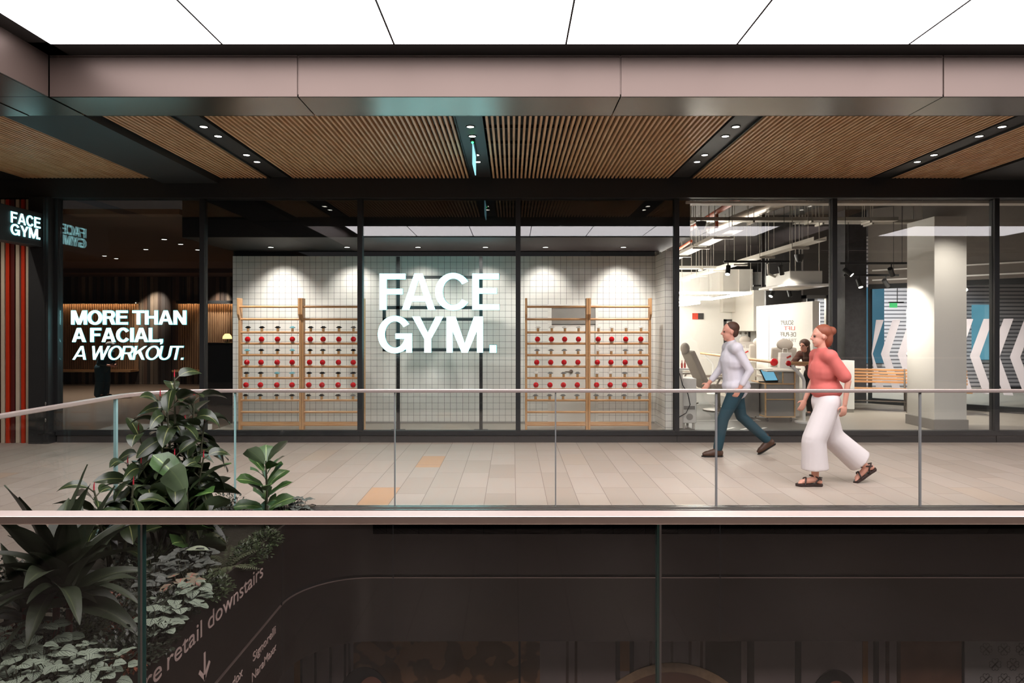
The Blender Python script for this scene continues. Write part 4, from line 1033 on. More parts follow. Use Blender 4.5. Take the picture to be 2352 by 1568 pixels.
for x, y in ((a + 0.03, 11.55), (b - 0.04, 11.55), (a + 0.03, 11.95), (b - 0.04, 11.95)): m = MB(); m.tube([(x, y, 0.0), (x, y, 0.1)], 0.022, 10); m.build('leg', M['offwhite'], t, smooth=40)
t = thing('tool_tray', 'pale tray of instruments on top of the white machine frame', 'tray', (0, 0, 0))
m = MB(); m.box(a - 0.15, a + 0.10, 11.46, 11.9, gz(850, 11.5) + 0.001, gz(850, 11.5) + 0.035); m.build('tray', M['white'], t, bevel=0.005)
for k in range(4):
    m = MB(); x = a - 0.12 + 0.06 * k; z = gz(850, 11.5) + 0.036
    m.lathe([(0.016, 0), (0.017, 0.07), (0.008, 0.09), (0.006, 0.13)], (x, 11.55 + 0.04 * (k % 2), z), 10)
    tag(m.build('bottle', pm('red_bottle%d' % k, '#cf4a38', 0.3), smooth=40), 'slim red bottle on the instrument tray, %s from the mullion' % ORD[k], 'bottle', 'red bottles on the instrument tray')
for i, (x, y, l) in enumerate(((5.34, 13.4, 'by the tablet desk'), (5.55, 16.4, 'halfway along the barre'), (3.9, 17.6, 'behind the far reclining chair'))):
    t = thing('care_station', 'low white cabinet carrying a paper bag, ' + l, 'cabinet', (x, y, 0), 0.0)
    m = MB(); m.box(-0.22, 0.22, -0.2, 0.2, 0.0, 0.9); m.build('cabinet', M['offwhite'], t, bevel=0.01)
    m = MB(); m.box(-0.24, 0.24, -0.22, 0.22, 0.9, 0.925); m.build('worktop', M['whitegloss'], t, bevel=0.004)
    b = thing('paper_bag', 'white paper bag with a red mark, standing ' + l, 'bag', (x, y - 0.05, 0.926), 0.0)
    m = MB(); m.prism([(-0.13, 0), (0.13, 0), (0.11, 0.3), (-0.11, 0.3)], lambda a, q, d: Vector((a, d, q)), -0.06, 0.06); m.build('body', M['whitegloss'], b, bevel=0.004)
    m = MB(); m.obox((0.05, -0.062, 0.22), (0.04, 0, 0.02), (0, 0.001, 0), (-0.008, 0, 0.014)); m.build('mark', M['redletter'], b)
    m = MB(); m.tube([(-0.05, 0, 0.3), (-0.04, 0, 0.38), (0.04, 0, 0.38), (0.05, 0, 0.3)], 0.006, 6); m.build('handle', M['whitegloss'], b, smooth=60)

# ceiling services
def tray(name_label, p, q, w, rods, side):
    t = thing('cable_tray', name_label, 'cable tray', (0, 0, 0))
    p = Vector(p); q = Vector(q); d = (q - p).normalized(); s = Vector((-d.y, d.x, 0)).normalized()
    m = MB(); L = (q - p).length
    for sg in (-1, 1): m.obox((p + q) / 2 + s * sg * w / 2 + Vector((0, 0, 0.03)), (q - p) / 2, s * 0.004, (0, 0, 0.03))
    m.obox((p + q) / 2, (q - p) / 2, s * w / 2, (0, 0, 0.004)); m.build('tray', M['galv'], t)
    for i in range(rods):
        c = p + (q - p) * ((i + 0.5) / rods)
        m = MB(); m.obox(c - Vector((0, 0, 0.03)), s * (w * 0.75), d * 0.02, (0, 0, 0.02)); m.build('strut', M['galv'], t)
        for sg in (-1, 1): m = MB(); r0 = c + s * sg * w * 0.68; m.tube([r0, (r0.x, r0.y, 4.42)], 0.007, 6); m.build('hanger_rod', M['galv'], t, smooth=60)
    return t
tray('galvanised cable tray crossing the studio just under the open ceiling', (2.9, 13.0, 3.74), (7.3, 13.0, 3.74), 0.22, 4, 0)
tray('galvanised cable tray running back above the first chairs', (3.62, 11.0, 3.28), (3.62, 16.5, 3.24), 0.22, 4, 0)
tray('long galvanised cable tray running back beside the air conditioner', (4.92, 10.9, 3.1), (4.92, 20.0, 3.1), 0.2, 6, 0)
tray('short galvanised cable tray across the studio above the spotlight track', (2.9, 16.2, 3.12), (5.0, 16.2, 3.12), 0.2, 2, 0)
tray('galvanised cable tray above the bench', (6.05, 14.6, 3.95), (9.2, 14.6, 3.95), 0.25, 3, 0)
m = MB(); m.tube([(3.9, 11.7, 3.93), (3.9, 15.4, 3.88)], 0.05, 12); m.tube([(3.9, 13.0, 3.9), (3.9, 13.0, 3.6)], 0.03, 10)
tag(m.build('sprinkler_pipe', M['orange'], smooth=40), 'orange sprinkler pipe under the studio ceiling', 'pipe')
m = MB(); m.tube([(2.7, 19.5, 3.2), (4.2, 19.5, 3.2), (4.2, 19.5, 3.6), (4.2, 16, 3.75)], 0.035, 10)
tag(m.build('sprinkler_pipe', M['orange'], smooth=40), 'thin red pipe bending up far behind the cable trays', 'pipe')
m = MB(); pts = []
for i in range(25): pts.append(Vector((4.35, 15.0, 3.88)).lerp(Vector((4.98, 12.5, 4.03)), i / 24))
pts += [Vector((5.08, 12.28, 4.06)), Vector((5.25, 12.15, 4.08)), Vector((5.5, 12.1, 4.09)), Vector((7.0, 12.1, 4.09))]
m.tube(pts, [0.1 + 0.006 * (i % 2) for i in range(len(pts))], 16)
tag(m.build('ventilation_duct', M['duct'], smooth=30), 'silver round ventilation duct curving under the studio ceiling', 'duct')
t = thing('air_conditioner', 'white ceiling cassette air conditioner hanging above the partition', 'air conditioner', (5.62, 13.66, 2.5))
m = MB(); m.box(-0.31, 0.31, -0.62, 0.62, 0.06, 0.30); m.build('body', M['white'], t, bevel=0.01)
m = MB(); m.box(-0.42, 0.42, -0.74, 0.74, 0.0, 0.05); m.build('fascia', M['whitegloss'], t, bevel=0.012)
m = MB(); m.box(-0.2, 0.2, -0.4, 0.4, -0.004, 0.001); m.build('grille', M['offwhite'], t)
for x in (-0.28, 0.28):
    for y in (-0.55, 0.55): m = MB(); m.tube([(x, y, 0.3), (x, y, 1.92)], 0.008, 6); m.build('hanger_rod', M['galv'], t, smooth=60)
m = MB(); m.tube([(-0.31, 0.1, 0.24), (-0.45, 0.1, 0.3), (-0.46, 0.1, 0.5)], 0.025, 8); m.build('pipe', M['galv'], t, smooth=60)
m = MB(); m.tube([(gx(1753, 13.2), 13.2, 2.5), (gx(1753, 13.2), 13.2, 4.42)], 0.035, 10)
tag(m.build('drain_pipe', M['black'], smooth=40), 'black vertical pipe beside the air conditioner', 'pipe')
def track(label, x0, x1, y, z, heads):
    t = thing('light_track', label, 'light track', (0, 0, 0))
    m = MB(); m.box(x0, x1, y - 0.02, y + 0.02, z, z + 0.04); m.build('rail', M['black'], t)
    for x in (x0 + 0.1, x1 - 0.1): m = MB(); m.tube([(x, y, z + 0.04), (x, y, 4.42)], 0.005, 6); m.build('wire', M['black'], t)
    for (x, tx, ty, tz, on, *ang) in heads:
        c = Vector((x, y, z - 0.14)); dr = Vector((tx, ty, tz)).normalized()
        m = MB(); m.tube([(x, y, z), (x, y, z - 0.08)], 0.012, 8); m.tube([c - dr * 0.09, c + dr * 0.09], 0.045, 14); h = m.build('spotlight', M['black'], t, smooth=40)
        if on:
            m = MB(); m.tube([c + dr * 0.088, c + dr * 0.093], 0.04, 14); m.build('lens', M['lamp'], h)
            spot(c + dr * 0.15, c + dr, on, ang[0], blend=1.0, size=0.04)
track('black light track with a lit spotlight in front of the studio back wall', 3.97, 5.2, 12.8, 2.93, [(4.05, -0.2, -0.35, -0.75, 90, 125), (5.05, 0.35, 0.5, -0.9, 110, 110)])
track('black light track hanging above the timber bench', 6.05, 7.3, 12.6, 2.88, [(6.2, 0.86, -0.62, -0.95, 330, 64), (7.0, 0.75, 0.75, -0.9, 330, 115)])
track('black light track with a bright spotlight above the white pedestal', 6.6, 7.7, 13.6, 2.74, [(6.92, 0.1, -0.4, -0.9, 180, 125), (7.45, 0.6, 0.3, -0.7, 200, 100)])
track('short black light track with a tilted spotlight under the air conditioner', 5.3, 6.5, 15.0, 2.62, [(5.72, -0.5, -0.3, -0.8, 60, 110), (6.1, 0.1, -0.3, -0.9, 0)])
for i, (x0, x1, y0, y1, z, l) in enumerate(((3.0, 5.55, 15.8, 19.0, 2.5, 'closest to the air conditioner'), (2.75, 4.4, 15.2, 19.4, 2.36, 'lower and beside the white end wall'), (3.0, 5.4, 19.6, 21.6, 2.42, 'far back above the pictures'))):
    t = thing('pendant_light', 'hanging rectangular white light frame, ' + l, 'light', (0, 0, 0), group='light frames over the treatment chairs')
    m = MB()
    for b in ((x0, x1, y0, y0 + 0.05), (x0, x1, y1 - 0.05, y1), (x0, x0 + 0.05, y0, y1), (x1 - 0.05, x1, y0, y1)): m.box(*b, z, z + 0.05)
    m.build('tube', M['led_white'], t)
    for x, y in ((x0 + 0.02, y0 + 0.02), (x1 - 0.02, y0 + 0.02), (x0 + 0.02, y1 - 0.02), (x1 - 0.02, y1 - 0.02)): m = MB(); m.tube([(x, y, z + 0.05), (x, y, 4.42)], 0.004, 6); m.build('wire', M['galv'], t)
for px, py, Y, l in ((1610, 515, 12.5, 'under the near cable tray'), (1836, 590, 14.0, 'above the air conditioner')):
    t = thing('ceiling_sensor', 'small dark dome hanging from the studio ceiling, ' + l, 'sensor', at(px, py, Y))
    m = MB(); m.lathe([(0.05, -0.1), (0.09, 0.0), (0.10, 0.05), (0.03, 0.06)], n=16); m.build('dome', M['darkgrey'], t, smooth=40)
    m = MB(); m.tube([(0, 0, 0.06), (0, 0, 4.42 - at(px, py, Y).z)], 0.008, 6); m.build('rod', M['galv'], t)

spot((7.1, 10.62, 3.5), (7.32, 11.41, 1.6), 95, 95, blend=1.0, size=0.045)  # added unseen fill lamp for the column's front face
spot((11.2, 17.6, 3.9), (11.0, 18.6, 0.0), 700, 140, (0.92, 0.96, 1.0), blend=1.0)
spot((9.6, 17.6, 3.9), (9.8, 18.8, 0.5), 420, 140, (0.92, 0.96, 1.0), blend=1.0)

# ---- the side room: column, pedestal, bench, chevron glass
t = thing('column', 'tall white square column with grey base by the shop window', 'column', (0, 0, 0), kind='structure')
m = MB(); m.box(7.06, 7.60, 11.41, 12.2, 0.17, 3.57); m.build('shaft', M['white'], t, bevel=0.004)
m = MB(); m.box(7.04, 7.62, 11.39, 12.22, 0.0, 0.17); m.build('base', M['greyskirt'], t, bevel=0.004)
t = thing('pedestal', 'plain white display pedestal behind the woman in the pink top', 'pedestal', (gx(1939, 13.9), 13.95, 0))
m = MB(); m.box(-0.16, 0.16, -0.15, 0.15, 0.07, 1.05); m.build('body', M['whitegloss'], t, bevel=0.003)
m = MB(); m.box(-0.15, 0.15, -0.14, 0.14, 0.0, 0.07); m.build('base', M['greyskirt'], t)
t = thing('bench', 'timber slatted bench with grey metal legs beside the white column', 'bench', (7.85, 14.0, 0), -0.42)
for k in range(5): m = MB(); m.box(-1.0, 1.3, 0.22 + 0.012 * k, 0.245 + 0.012 * k, 0.56 + k * 0.062, 0.605 + k * 0.062); m.build('back_slat', M['bench'], t, bevel=0.004)
for k in range(5): m = MB(); m.box(-1.0, 1.3, -0.25 + k * 0.088, -0.17 + k * 0.088, 0.43, 0.465); m.build('seat_slat', M['bench'], t, bevel=0.004)
for x in (-0.85, 0.2, 1.15):
    m = MB(); m.tube([(x, -0.2, 0.0), (x, -0.2, 0.42)], 0.02, 8); m.build('leg', M['steel'], t, smooth=50)
    m = MB(); m.tube([(x, 0.2, 0.0), (x, 0.2, 0.45), (x, 0.29, 0.86)], 0.02, 8); m.build('leg', M['steel'], t, smooth=50)
    m = MB(); m.box(x - 0.02, x + 0.02, -0.22, 0.22, 0.40, 0.43); m.build('bearer', M['steel'], t)
m = MB(); m.tube([(-0.85, 0.0, 0.2), (1.15, 0.0, 0.2)], 0.015, 8); m.build('stretcher', M['steel'], t, smooth=50)

# glass wall with chevrons, set at an angle behind the bench
WR = Matrix.Translation((8.15, 15.6, 0)) @ Matrix.Rotation(math.radians(-45), 4, 'Z')
def rbuild(m, name, mat, parent=None): return m.xf(WR).build(name, mat, parent)
t = thing('window_8', 'glass wall with pale chevrons behind the bench', 'window', (0, 0, 0), kind='structure')
m = MB(); m.box(0.06, 5.4, -0.01, 0.01, 0.12, 2.6); rbuild(m, 'window_pane', M['glass_far'], t)
m = MB(); m.box(0.0, 0.06, -0.05, 0.05, 0.0, 2.7); m.box(0.06, 5.4, -0.05, 0.05, 2.6, 2.7); m.box(0.06, 5.4, -0.05, 0.05, 0.0, 0.12); rbuild(m, 'window_frame', M['frame'], t)
M['chev'] = pm('chevron_film', '#cfc9cf', 0.6)
for i in range(15):
    x = -0.08 + 0.34 * i
    for zc, hh in ((1.127, 0.77),):
        poly = [(x + 0.24, zc + hh), (x + 0.40, zc + hh), (x + 0.17, zc), (x + 0.40, zc - hh), (x + 0.24, zc - hh), (x, zc)]
        poly = [(max(0.065, a), b) for a, b in poly]
        m = MB(); m.prism(poly, lambda a, b, d: Vector((a, d, b)), -0.013, -0.0105); rbuild(m, 'chevron', M['chev'], t)
m = MB(); m.box(0.0, 5.4, -0.04, 0.06, 2.705, 4.42)
tag(rbuild(m, 'wall_side_room', pm('concrete_band', '#77706a', 0.8, var=0.2, scale=3)), 'grey concrete band above the chevron glass', 'wall', None, 'structure')
for i, (z, l) in enumerate(((2.78, 'lower'), (3.0, 'upper'))):
    t = thing('conduit_light', '%s long white light line along the concrete band' % l, 'light', (0, 0, 0)); m = MB(); m.box(0.1, 4.5, -0.085, -0.042, z, z + 0.03); rbuild(m, 'tube', M['whitegloss'], t)
M['dark_pattern'] = pm('patterned_dark_panel', '#3b3a3c', 0.6, var=0.6, scale=9)
box_struct('wall_side_pier', (7.62, 8.11, 15.62, 16.1, 0, 4.42), M['dark_pattern'], 'dark patterned pier at the end of the chevron glass', 'wall')
d = thing('door_3', 'glazed door in a steel frame between the partition and the dark pier', 'door', (0, 0, 0), kind='structure')
m = MB(); m.box(6.95, 7.03, 16.3, 16.4, 0, 2.5); m.box(7.5, 7.56, 16.3, 16.4, 0, 2.5); m.box(6.95, 7.56, 16.3, 16.4, 2.42, 2.5); m.build('door_frame', M['steel'], d)
m = MB(); m.box(7.03, 7.5, 16.34, 16.36, 0.02, 2.42); m.build('door_pane', M['glass_far'], d)
m = MB(); m.tube([(7.12, 16.28, 0.8), (7.12, 16.28, 1.9)], 0.018, 10); m.build('door_handle', M['steel'], d, smooth=50)
box_struct('wall_side_back', (6.1, 6.95, 16.4, 16.5, 0, 4.42), M['darkgrey'], 'dark wall beside the glazed door', 'wall')
box_struct('wall_side_lintel', (6.95, 7.56, 16.3, 16.5, 2.5, 4.42), pm('lintel_grey', '#4d4844', 0.8), 'grey wall above the glazed door', 'wall')
# the street beyond the chevron glass
M['louvre'] = None
def louvre_mat():
    t = NT('louvred_shopfront'); sp = t.n('SeparateXYZ', None, Vector=t.obj())
    f = t.math('LESS_THAN', t.math('FRACT', t.math('MULTIPLY', sp.outputs[2], 9.0)), 0.35)
    return t.surf(t.bsdf(t.mix(f, hexc('#c9c3c4'), hexc('#6d6a6e')), 0.5))
box_struct('wall_outside', (8.95, 17, 20.0, 20.2, 0, 4.4), louvre_mat(), 'striped grey shopfront across the passage beyond the chevron glass', 'wall')
m = MB(); m.box(10.2, 10.85, 19.9, 19.98, 0.7, 2.9)
tag(m.build('poster', emit('blue_poster', (0.16, 0.42, 0.60), 0.55, 0.5)), 'blue lit poster on the shopfront beyond the chevrons', 'poster')
m = MB(); m.box(13.45, 13.95, 19.9, 19.98, 0.8, 2.4)
tag(m.build('poster', emit('cyan_poster', (0.22, 0.58, 0.75), 0.8, 0.5)), 'bright cyan lit poster seen between the column and the last mullion', 'poster')
t = thing('exit_sign', 'green lit exit sign hanging behind the chevron glass', 'sign', (gx(2052, 17.5), 17.5, gz(700, 17.5)))
m = MB(); m.box(-0.09, 0.09, -0.02, 0.02, -0.07, 0.05); m.build('panel', emit('exit_green', (0.12, 0.75, 0.25), 1.2, 0.4), t)
m = MB(); m.box(-0.11, 0.25, -0.03, 0.03, 0.05, 0.08); m.tube([(0.1, 0, 0.08), (0.1, 0, 4.4 - gz(700, 17.5))], 0.01, 6); m.build('hanger', M['black'], t)

# ================================================================== LETTERING ON THE VOID WALL, MURAL BELOW
def fsg(a, b, d): return Vector((SIGN_X + 0.0008 + d, a, b))
k = 1.485
mb = text_mb('retail downstairs', fsg, 3.855, -0.252, 5.34, 0.155); 
xs = [v[1] for v in mb.v]
t = thing('direction_lettering', 'pale lettering about more retail downstairs along the planter wall', 'sign', (0, 0, 0))
mb.build('words', M['lettering'], t)
text_mb('More', fsg, 3.32, -0.252, 3.795, 0.155).build('words', M['lettering'], t)
m = MB(); ya = gx(0, 1) * 0 + 4.31
m.prism([(-0.0125, 0.175), (0.0125, 0.175), (0.0125, 0.0), (-0.0125, 0.0)], lambda a, b, d: fsg(4.325 + a, -0.545 + b, d), 0.0, 0.003)
m.prism([(-0.082, 0.077), (-0.064, 0.095), (0.009, 0.022), (0.0, -0.008)], lambda a, b, d: fsg(4.325 + a, -0.545 + b, d), 0.0, 0.003)
m.prism([(0.082, 0.077), (0.064, 0.095), (-0.009, 0.022), (0.0, -0.008)], lambda a, b, d: fsg(4.325 + a, -0.545 + b, d), 0.0, 0.003)
tag(m.build('arrow_sign', M['lettering']), 'pale downward arrow under the long lettering', 'sign')
for body, y0, y1, z, l in (('Signorelli', 5.135, 5.625, -0.825, 'upper tenant name Signorelli on the planter wall below the groove'), ('NaraMaxx', 5.115, 5.635, -0.968, 'lower tenant name NaraMaxx on the planter wall below the groove'), ('dox', 4.755, 4.935, -0.825, 'cut off tenant name ending in dox on the planter wall')):
    mb = text_mb(body, fsg, y0, z, y1, 0.098)
    tag(mb.build('tenant_lettering', M['lettering']), l, 'sign')

MY = 6.75
t = thing('mural_hoarding', 'dark printed hoarding of an old interior with heads, on the level below', 'mural', (0, MY, 0))
def mbox(p0, p1, q0, q1, mat, name, lay):
    m = MB(); m.box(gx(p0, MY), gx(p1, MY), -0.004 * lay - 0.006, -0.004 * lay, gz(q1, MY), gz(q0, MY)); return m.build(name, mat, t)
def damask():
    t = NT('damask_print'); mp = t.n('Mapping', None, Vector=t.obj(), Scale=(1, 1, 1))
    w = t.n('TexNoise', None, Vector=mp, Scale=6.0, Detail=2.0)
    v = t.n('TexVoronoi', {'feature': 'SMOOTH_F1'}, Vector=t.mix(0.18, t.obj(), w.outputs['Color']), Scale=7.5)
    f = t.n('MapRange', None, Value=v.outputs['Distance'], From_Min=0.38, From_Max=0.44)
    return t.surf(t.bsdf(t.mix(f.outputs[0], hexc('#8a6446'), hexc('#55391f')), 0.6))
M['damask'] = damask()
M['mg'] = pm('mural_grey', '#897b78', 0.6, var=0.12, scale=3, stretch=(4, 1, 0.2))
M['mgold'] = pm('mural_gold', '#8a5f36', 0.6, var=0.2)
M['mdark'] = pm('mural_dark', '#2c2622', 0.6, var=0.3)
M['mbrown'] = pm('mural_brown', '#4a3428', 0.6, var=0.3, scale=4)
M['mframe'] = pm('mural_frame', '#b08f6e', 0.6, var=0.4, scale=20)
M['mrust'] = pm('mural_rust', '#7a5542', 0.6, var=0.35, scale=5)
M['mhair'] = pm('mural_hair', '#191716', 0.6)
M['mskin'] = pm('mural_skin', '#96604c', 0.6)
m = MB(); m.box(-3.4, 8.5, 0.0, 0.1, -4.2, -1.12); m.build('board', M['mg'], t)
QT, QB = 1440, 1760
mbox(812, 1192, QT, QB, M['damask'], 'damask_panel', 0); mbox(1196, 1240, QT, QB, M['damask'], 'damask_panel', 0)
for p in (690, 722, 757, 790, 800): mbox(p, p + 5, QT, QB, M['mdark'], 'moulding', 0)
mbox(676, 690, QT, QB, M['mgold'], 'moulding', 0)
mbox(1191, 1196, QT, QB, M['mdark'], 'joint', 1)
mbox(1414, 1424, QT, 1560, M['mdark'], 'moulding', 0); mbox(1424, 1446, QT, 1540, M['mgold'], 'ribbon', 0); mbox(1446, 1456, QT, 1560, M['mdark'], 'moulding', 0)
for p in (1300, 1320, 1492, 1540, 1582, 1608): mbox(p, p + 6, QT, QB, M['mbrown'], 'moulding', 0)
mbox(1620, 1702, QT, QB, M['mdark'], 'dark_panel', 0)
for p, w, mt in ((1716, 16, 'mdark'), (1826, 14, 'mdark'), (1981, 12, 'mgold'), (2006, 12, 'mdark'), (2034, 8, 'mbrown'), (2060, 8, 'mbrown')): mbox(p, p + w, QT, QB, M[mt], 'moulding', 0)
mbox(2068, 2208, QT, QB, M['mrust'], 'rust_panel', 0)
mbox(2208, 2213, QT, QB, M['mdark'], 'joint', 1)
m = MB(); arcc = (gx(1543, MY), gz(1800, MY)); 
for pl in ring(arcc[0], arcc[1], gx(1543 + 235, MY) - arcc[0], gz(1520, MY) - arcc[1], 0.09, 15, 165, 0.09, 40): m.prism(pl, lambda a, b, d: Vector((a, d, b)), -0.016, -0.008)
for dx in (-0.06, 0.06, 0.0): m.ell((arcc[0] + dx, -0.012, gz(1527, MY)), 0.04, 0.006, 0.03)
m.build('oval_frame', M['mframe'], t)
m = MB(); n = 40; m.prism([(arcc[0] + 0.95 * math.cos(math.radians(180 * i / n)), arcc[1] + 1.14 * math.sin(math.radians(180 * i / n))) for i in range(n + 1)], lambda a, b, d: Vector((a, d, b)), -0.009, -0.005); m.build('oval_mirror', M['mrust'], t)
for px, rx, top, hat in ((838, 64, 1530, 0), (1917, 58, 1536, 1)):
    c = (gx(px, MY), gz(1620, MY)); rxm = gx(px + rx, MY) - c[0]; rz = gz(top, MY) - c[1]
    m = MB(); m.prism([(c[0] + rxm * math.cos(a), c[1] + rz * math.sin(a)) for a in [2 * math.pi * i / 40 for i in range(40)]], lambda a, b, d: Vector((a, d, b)), -0.016, -0.01)
    m.build('beret' if hat else 'hair', M['mhair'], t)
    c2 = (gx(px + (16 if not hat else 2), MY), gz(1625, MY)); rz2 = gz(1551 if not hat else 1561, MY) - c2[1]
    m = MB(); m.prism([(c2[0] + rxm * 0.62 * math.cos(a), c2[1] + rz2 * math.sin(a)) for a in [2 * math.pi * i / 32 for i in range(32)]], lambda a, b, d: Vector((a, d, b)), -0.02, -0.0165)
    m.build('face', M['mskin'], t)
for x in (-1.2, 1.6, 4.4): spot((x, 2.3, -2.5), (x, 6.75, -1.7), 42, 70, blend=1.0)  # added unseen lamps below the near balcony, brighten the mural
h = thing('patterned_hoarding', 'pale grey hoarding printed with rings of hearts, past the mural', 'hoarding', (0, MY, 0))
m = MB(); m.box(gx(2214, MY), 8.5, -0.012, -0.002, -4.2, -1.27); m.build('board', pm('heart_board', '#a09a97', 0.6), h)
m = MB()
def heart(cx, cz, ang, s):
    pts = []
    for i in range(25):
        a = 2 * math.pi * i / 24
        x = 16 * math.sin(a) ** 3 / 17; z = (13 * math.cos(a) - 5 * math.cos(2 * a) - 2 * math.cos(3 * a) - math.cos(4 * a)) / 17
        z += 1.05
        pts.append((cx + s * (x * math.cos(ang) - z * math.sin(ang)), -0.0135, cz + s * (x * math.sin(ang) + z * math.cos(ang))))
    m.tube(pts, 0.002, 5, caps=False)
sp_ = gx(2300, MY) - gx(2259, MY)
for r in range(5):
    for q in range(-1, 16):
        cx = gx(2263, MY) + (q + (0.5 if r % 2 else 0)) * sp_; cz = gz(1489, MY) - r * sp_ * 0.85
        if cx < gx(2250, MY): continue
        if cx > 6.2: continue
        for a in range(4): heart(cx, cz, a * math.pi / 2, sp_ * 0.19)
m.build('heart_pattern', M['mdark'], h)

# ================================================================== THE PLANTER
bed = MB(); nx, ny = 18, 46; vs = []; fs = []
rb = random.Random(11)
for i in range(nx + 1):
    for j in range(ny + 1):
        x = -3.37 + (SIGN_X - 0.03 + 3.37) * i / nx; y = 2.1 + (6.4 - 2.1) * j / ny
        if y > 5.79:
            lim = SIGN_X + 0.64 - math.sqrt(max(0, 0.64 ** 2 - (y - 5.79) ** 2)) if y < 6.43 else SIGN_X + 0.6
            x = -3.37 + (lim - 0.03 + 3.37) * i / nx
        vs.append((x, y, -0.09 + rb.uniform(-0.02, 0.02)))
for i in range(nx):
    for j in range(ny): a = i * (ny + 1) + j; fs.append((a, a + ny + 1, a + ny + 2, a + 1))
nv = len(vs); vs += [(x, y, -0.3) for x, y, z in vs]
fs += [tuple(v + nv for v in reversed(f)) for f in fs]
bed.add(vs, fs)
tag(bed.build('planting_soil', M['soil'], smooth=60), 'mossy brown soil of the raised planting bed', 'soil', None, 'stuff')
R_ = random.Random(7); random.seed(7)
def ud(a, el): return Vector((math.cos(a) * math.cos(el), math.sin(a) * math.cos(el), math.sin(el)))
BZ = -0.085
def rubber(label, x, y, stems, nl, L, W, seed, el=(0.0, 0.6), low=0.15):
    R_.seed(seed); random.seed(seed)
    t = thing('rubber_plant', label, 'plant', (x, y, BZ))
    lv = MB(); st = MB(); bd = MB()
    for (sx, sy, tx, ty, h) in stems:
        p0 = Vector((sx, sy, 0)); p1 = Vector((tx, ty, h)); st.tube([p0, p0.lerp(p1, 0.5) + Vector((0.02, 0, 0)), p1], [0.016, 0.012, 0.006], 8)
        for k in range(nl):
            f = low + (1 - low) * (k + 0.5) / nl; c = p0.lerp(p1, f)
            a = k * 2.4 + R_.uniform(-0.4, 0.4); e = R_.uniform(*el) + 0.5 * max(0, f - 0.85) / 0.15
            d = ud(a, e); l = L * R_.uniform(0.8, 1.15) * (0.75 + 0.3 * math.sin(math.pi * f))
            st.tube([c, c + d * 0.05], 0.005, 5, caps=False)
            lv.leaf(c + d * 0.05, d, l, l * W, bend=R_.uniform(0.5, 2.2), fold=R_.uniform(0.1, 0.35), shape='ell', twist=R_.uniform(-1.1, 1.1))
        bd.tube([p1, p1 + Vector((0, 0, 0.03)), p1 + Vector((0.003, 0, 0.06))], [0.005, 0.0045, 0.001], 6)
    st.build('stem', M['stem'], t, smooth=60); lv.build('foliage', M['rubber'], t, smooth=60); bd.build('bud', M['bud'], t, smooth=60)
rubber('tallest rubber plant with dark glossy leaves, rising above the far handrail', -2.74, 5.5, [(0, 0, 0.02, 0.0, 1.38), (0.08, 0.05, 0.24, 0.05, 1.02), (-0.08, 0.03, -0.27, 0.0, 0.95), (0.05, -0.06, 0.12, -0.2, 0.78), (-0.05, -0.06, -0.15, -0.18, 0.72), (0.0, 0.1, 0.0, 0.22, 1.0), (0.03, -0.05, 0.02, -0.12, 1.15), (0.1, 0.0, 0.14, 0.08, 1.2), (-0.06, 0.0, -0.12, 0.05, 1.22), (0.1, -0.05, 0.3, -0.1, 0.75), (-0.1, -0.05, -0.3, -0.1, 0.7)], 17, 0.27, 0.52, 1, el=(-0.3, 0.85), low=0.22)
rubber('lower rubber plant at the foot of the tall one, beside the broad strap leaves', -2.85, 4.85, [(0, 0, -0.12, 0, 0.62), (0.05, 0, 0.16, 0.0, 0.66), (0.02, 0, 0.0, -0.15, 0.45)], 13, 0.26, 0.44, 2, el=(-0.1, 0.8), low=0.3)
def fiddle(label, x, y, h, n, L, seed):
    R_.seed(seed); random.seed(seed)
    t = thing('fiddle_leaf_fig', label, 'plant', (x, y, BZ)); lv = MB(); st = MB()
    st.tube([(0, 0, 0), (0.01, 0, h * 0.5), (0, 0, h * 0.92)], [0.014, 0.011, 0.006], 8)
    for k in range(n):
        f = 0.12 + 0.88 * k / (n - 1); a = k * 2.4 + R_.uniform(-0.3, 0.3); e = 0.35 + 0.6 * f + R_.uniform(-0.15, 0.15)
        d = ud(a, e); l = L * R_.uniform(0.85, 1.15); c = Vector((0, 0, h * 0.88 * f))
        lv.leaf(c + d * 0.03, d, l, l * 0.8, bend=R_.uniform(0.2, 0.8), fold=0.22, shape='obo', wav=0.02, twist=R_.uniform(-1.2, 1.2))
    st.build('stem', M['stem'], t, smooth=60); lv.build('foliage', M['fiddle'], t, smooth=60)
fiddle('fiddle leaf fig standing alone near the far corner of the planter', -2.2, 6.1, 0.64, 22, 0.23, 3)
fiddle('fiddle leaf fig with big bright leaves in front of the tall rubber plant', -2.5, 5.25, 0.60, 18, 0.31, 4)
def cordy(label, x, y, h, n, L, seed, stems=1):
    R_.seed(seed); random.seed(seed)
    t = thing('cordyline', label, 'plant', (x, y, BZ)); lv = MB()
    for s in range(stems):
        ox = s * 0.07; hh = h * (1 - 0.18 * s); st = MB()
        st.tube([(ox, 0, 0), (ox, 0.01, hh * 0.5), (ox + 0.01, 0, hh)], [0.021, 0.018, 0.016], 10); st.build('trunk', M['redstem'], t, smooth=60)
        for k in range(n):
            a = k * 2.4 + R_.uniform(-0.3, 0.3); f = k / n; e = 0.35 + 0.95 * f + R_.uniform(-0.15, 0.15); d = ud(a, e); l = L * R_.uniform(0.75, 1.1)
            lv.leaf(Vector((ox, 0, hh - 0.10 + 0.16 * f)), d, l, l * 0.22, bend=R_.uniform(0.7, 1.7) * (1.25 - f), fold=0.4, shape='lan', n=10, wav=0.035, twist=R_.uniform(-0.9, 0.9))
    lv.build('foliage', M['cordy'], t, smooth=60)
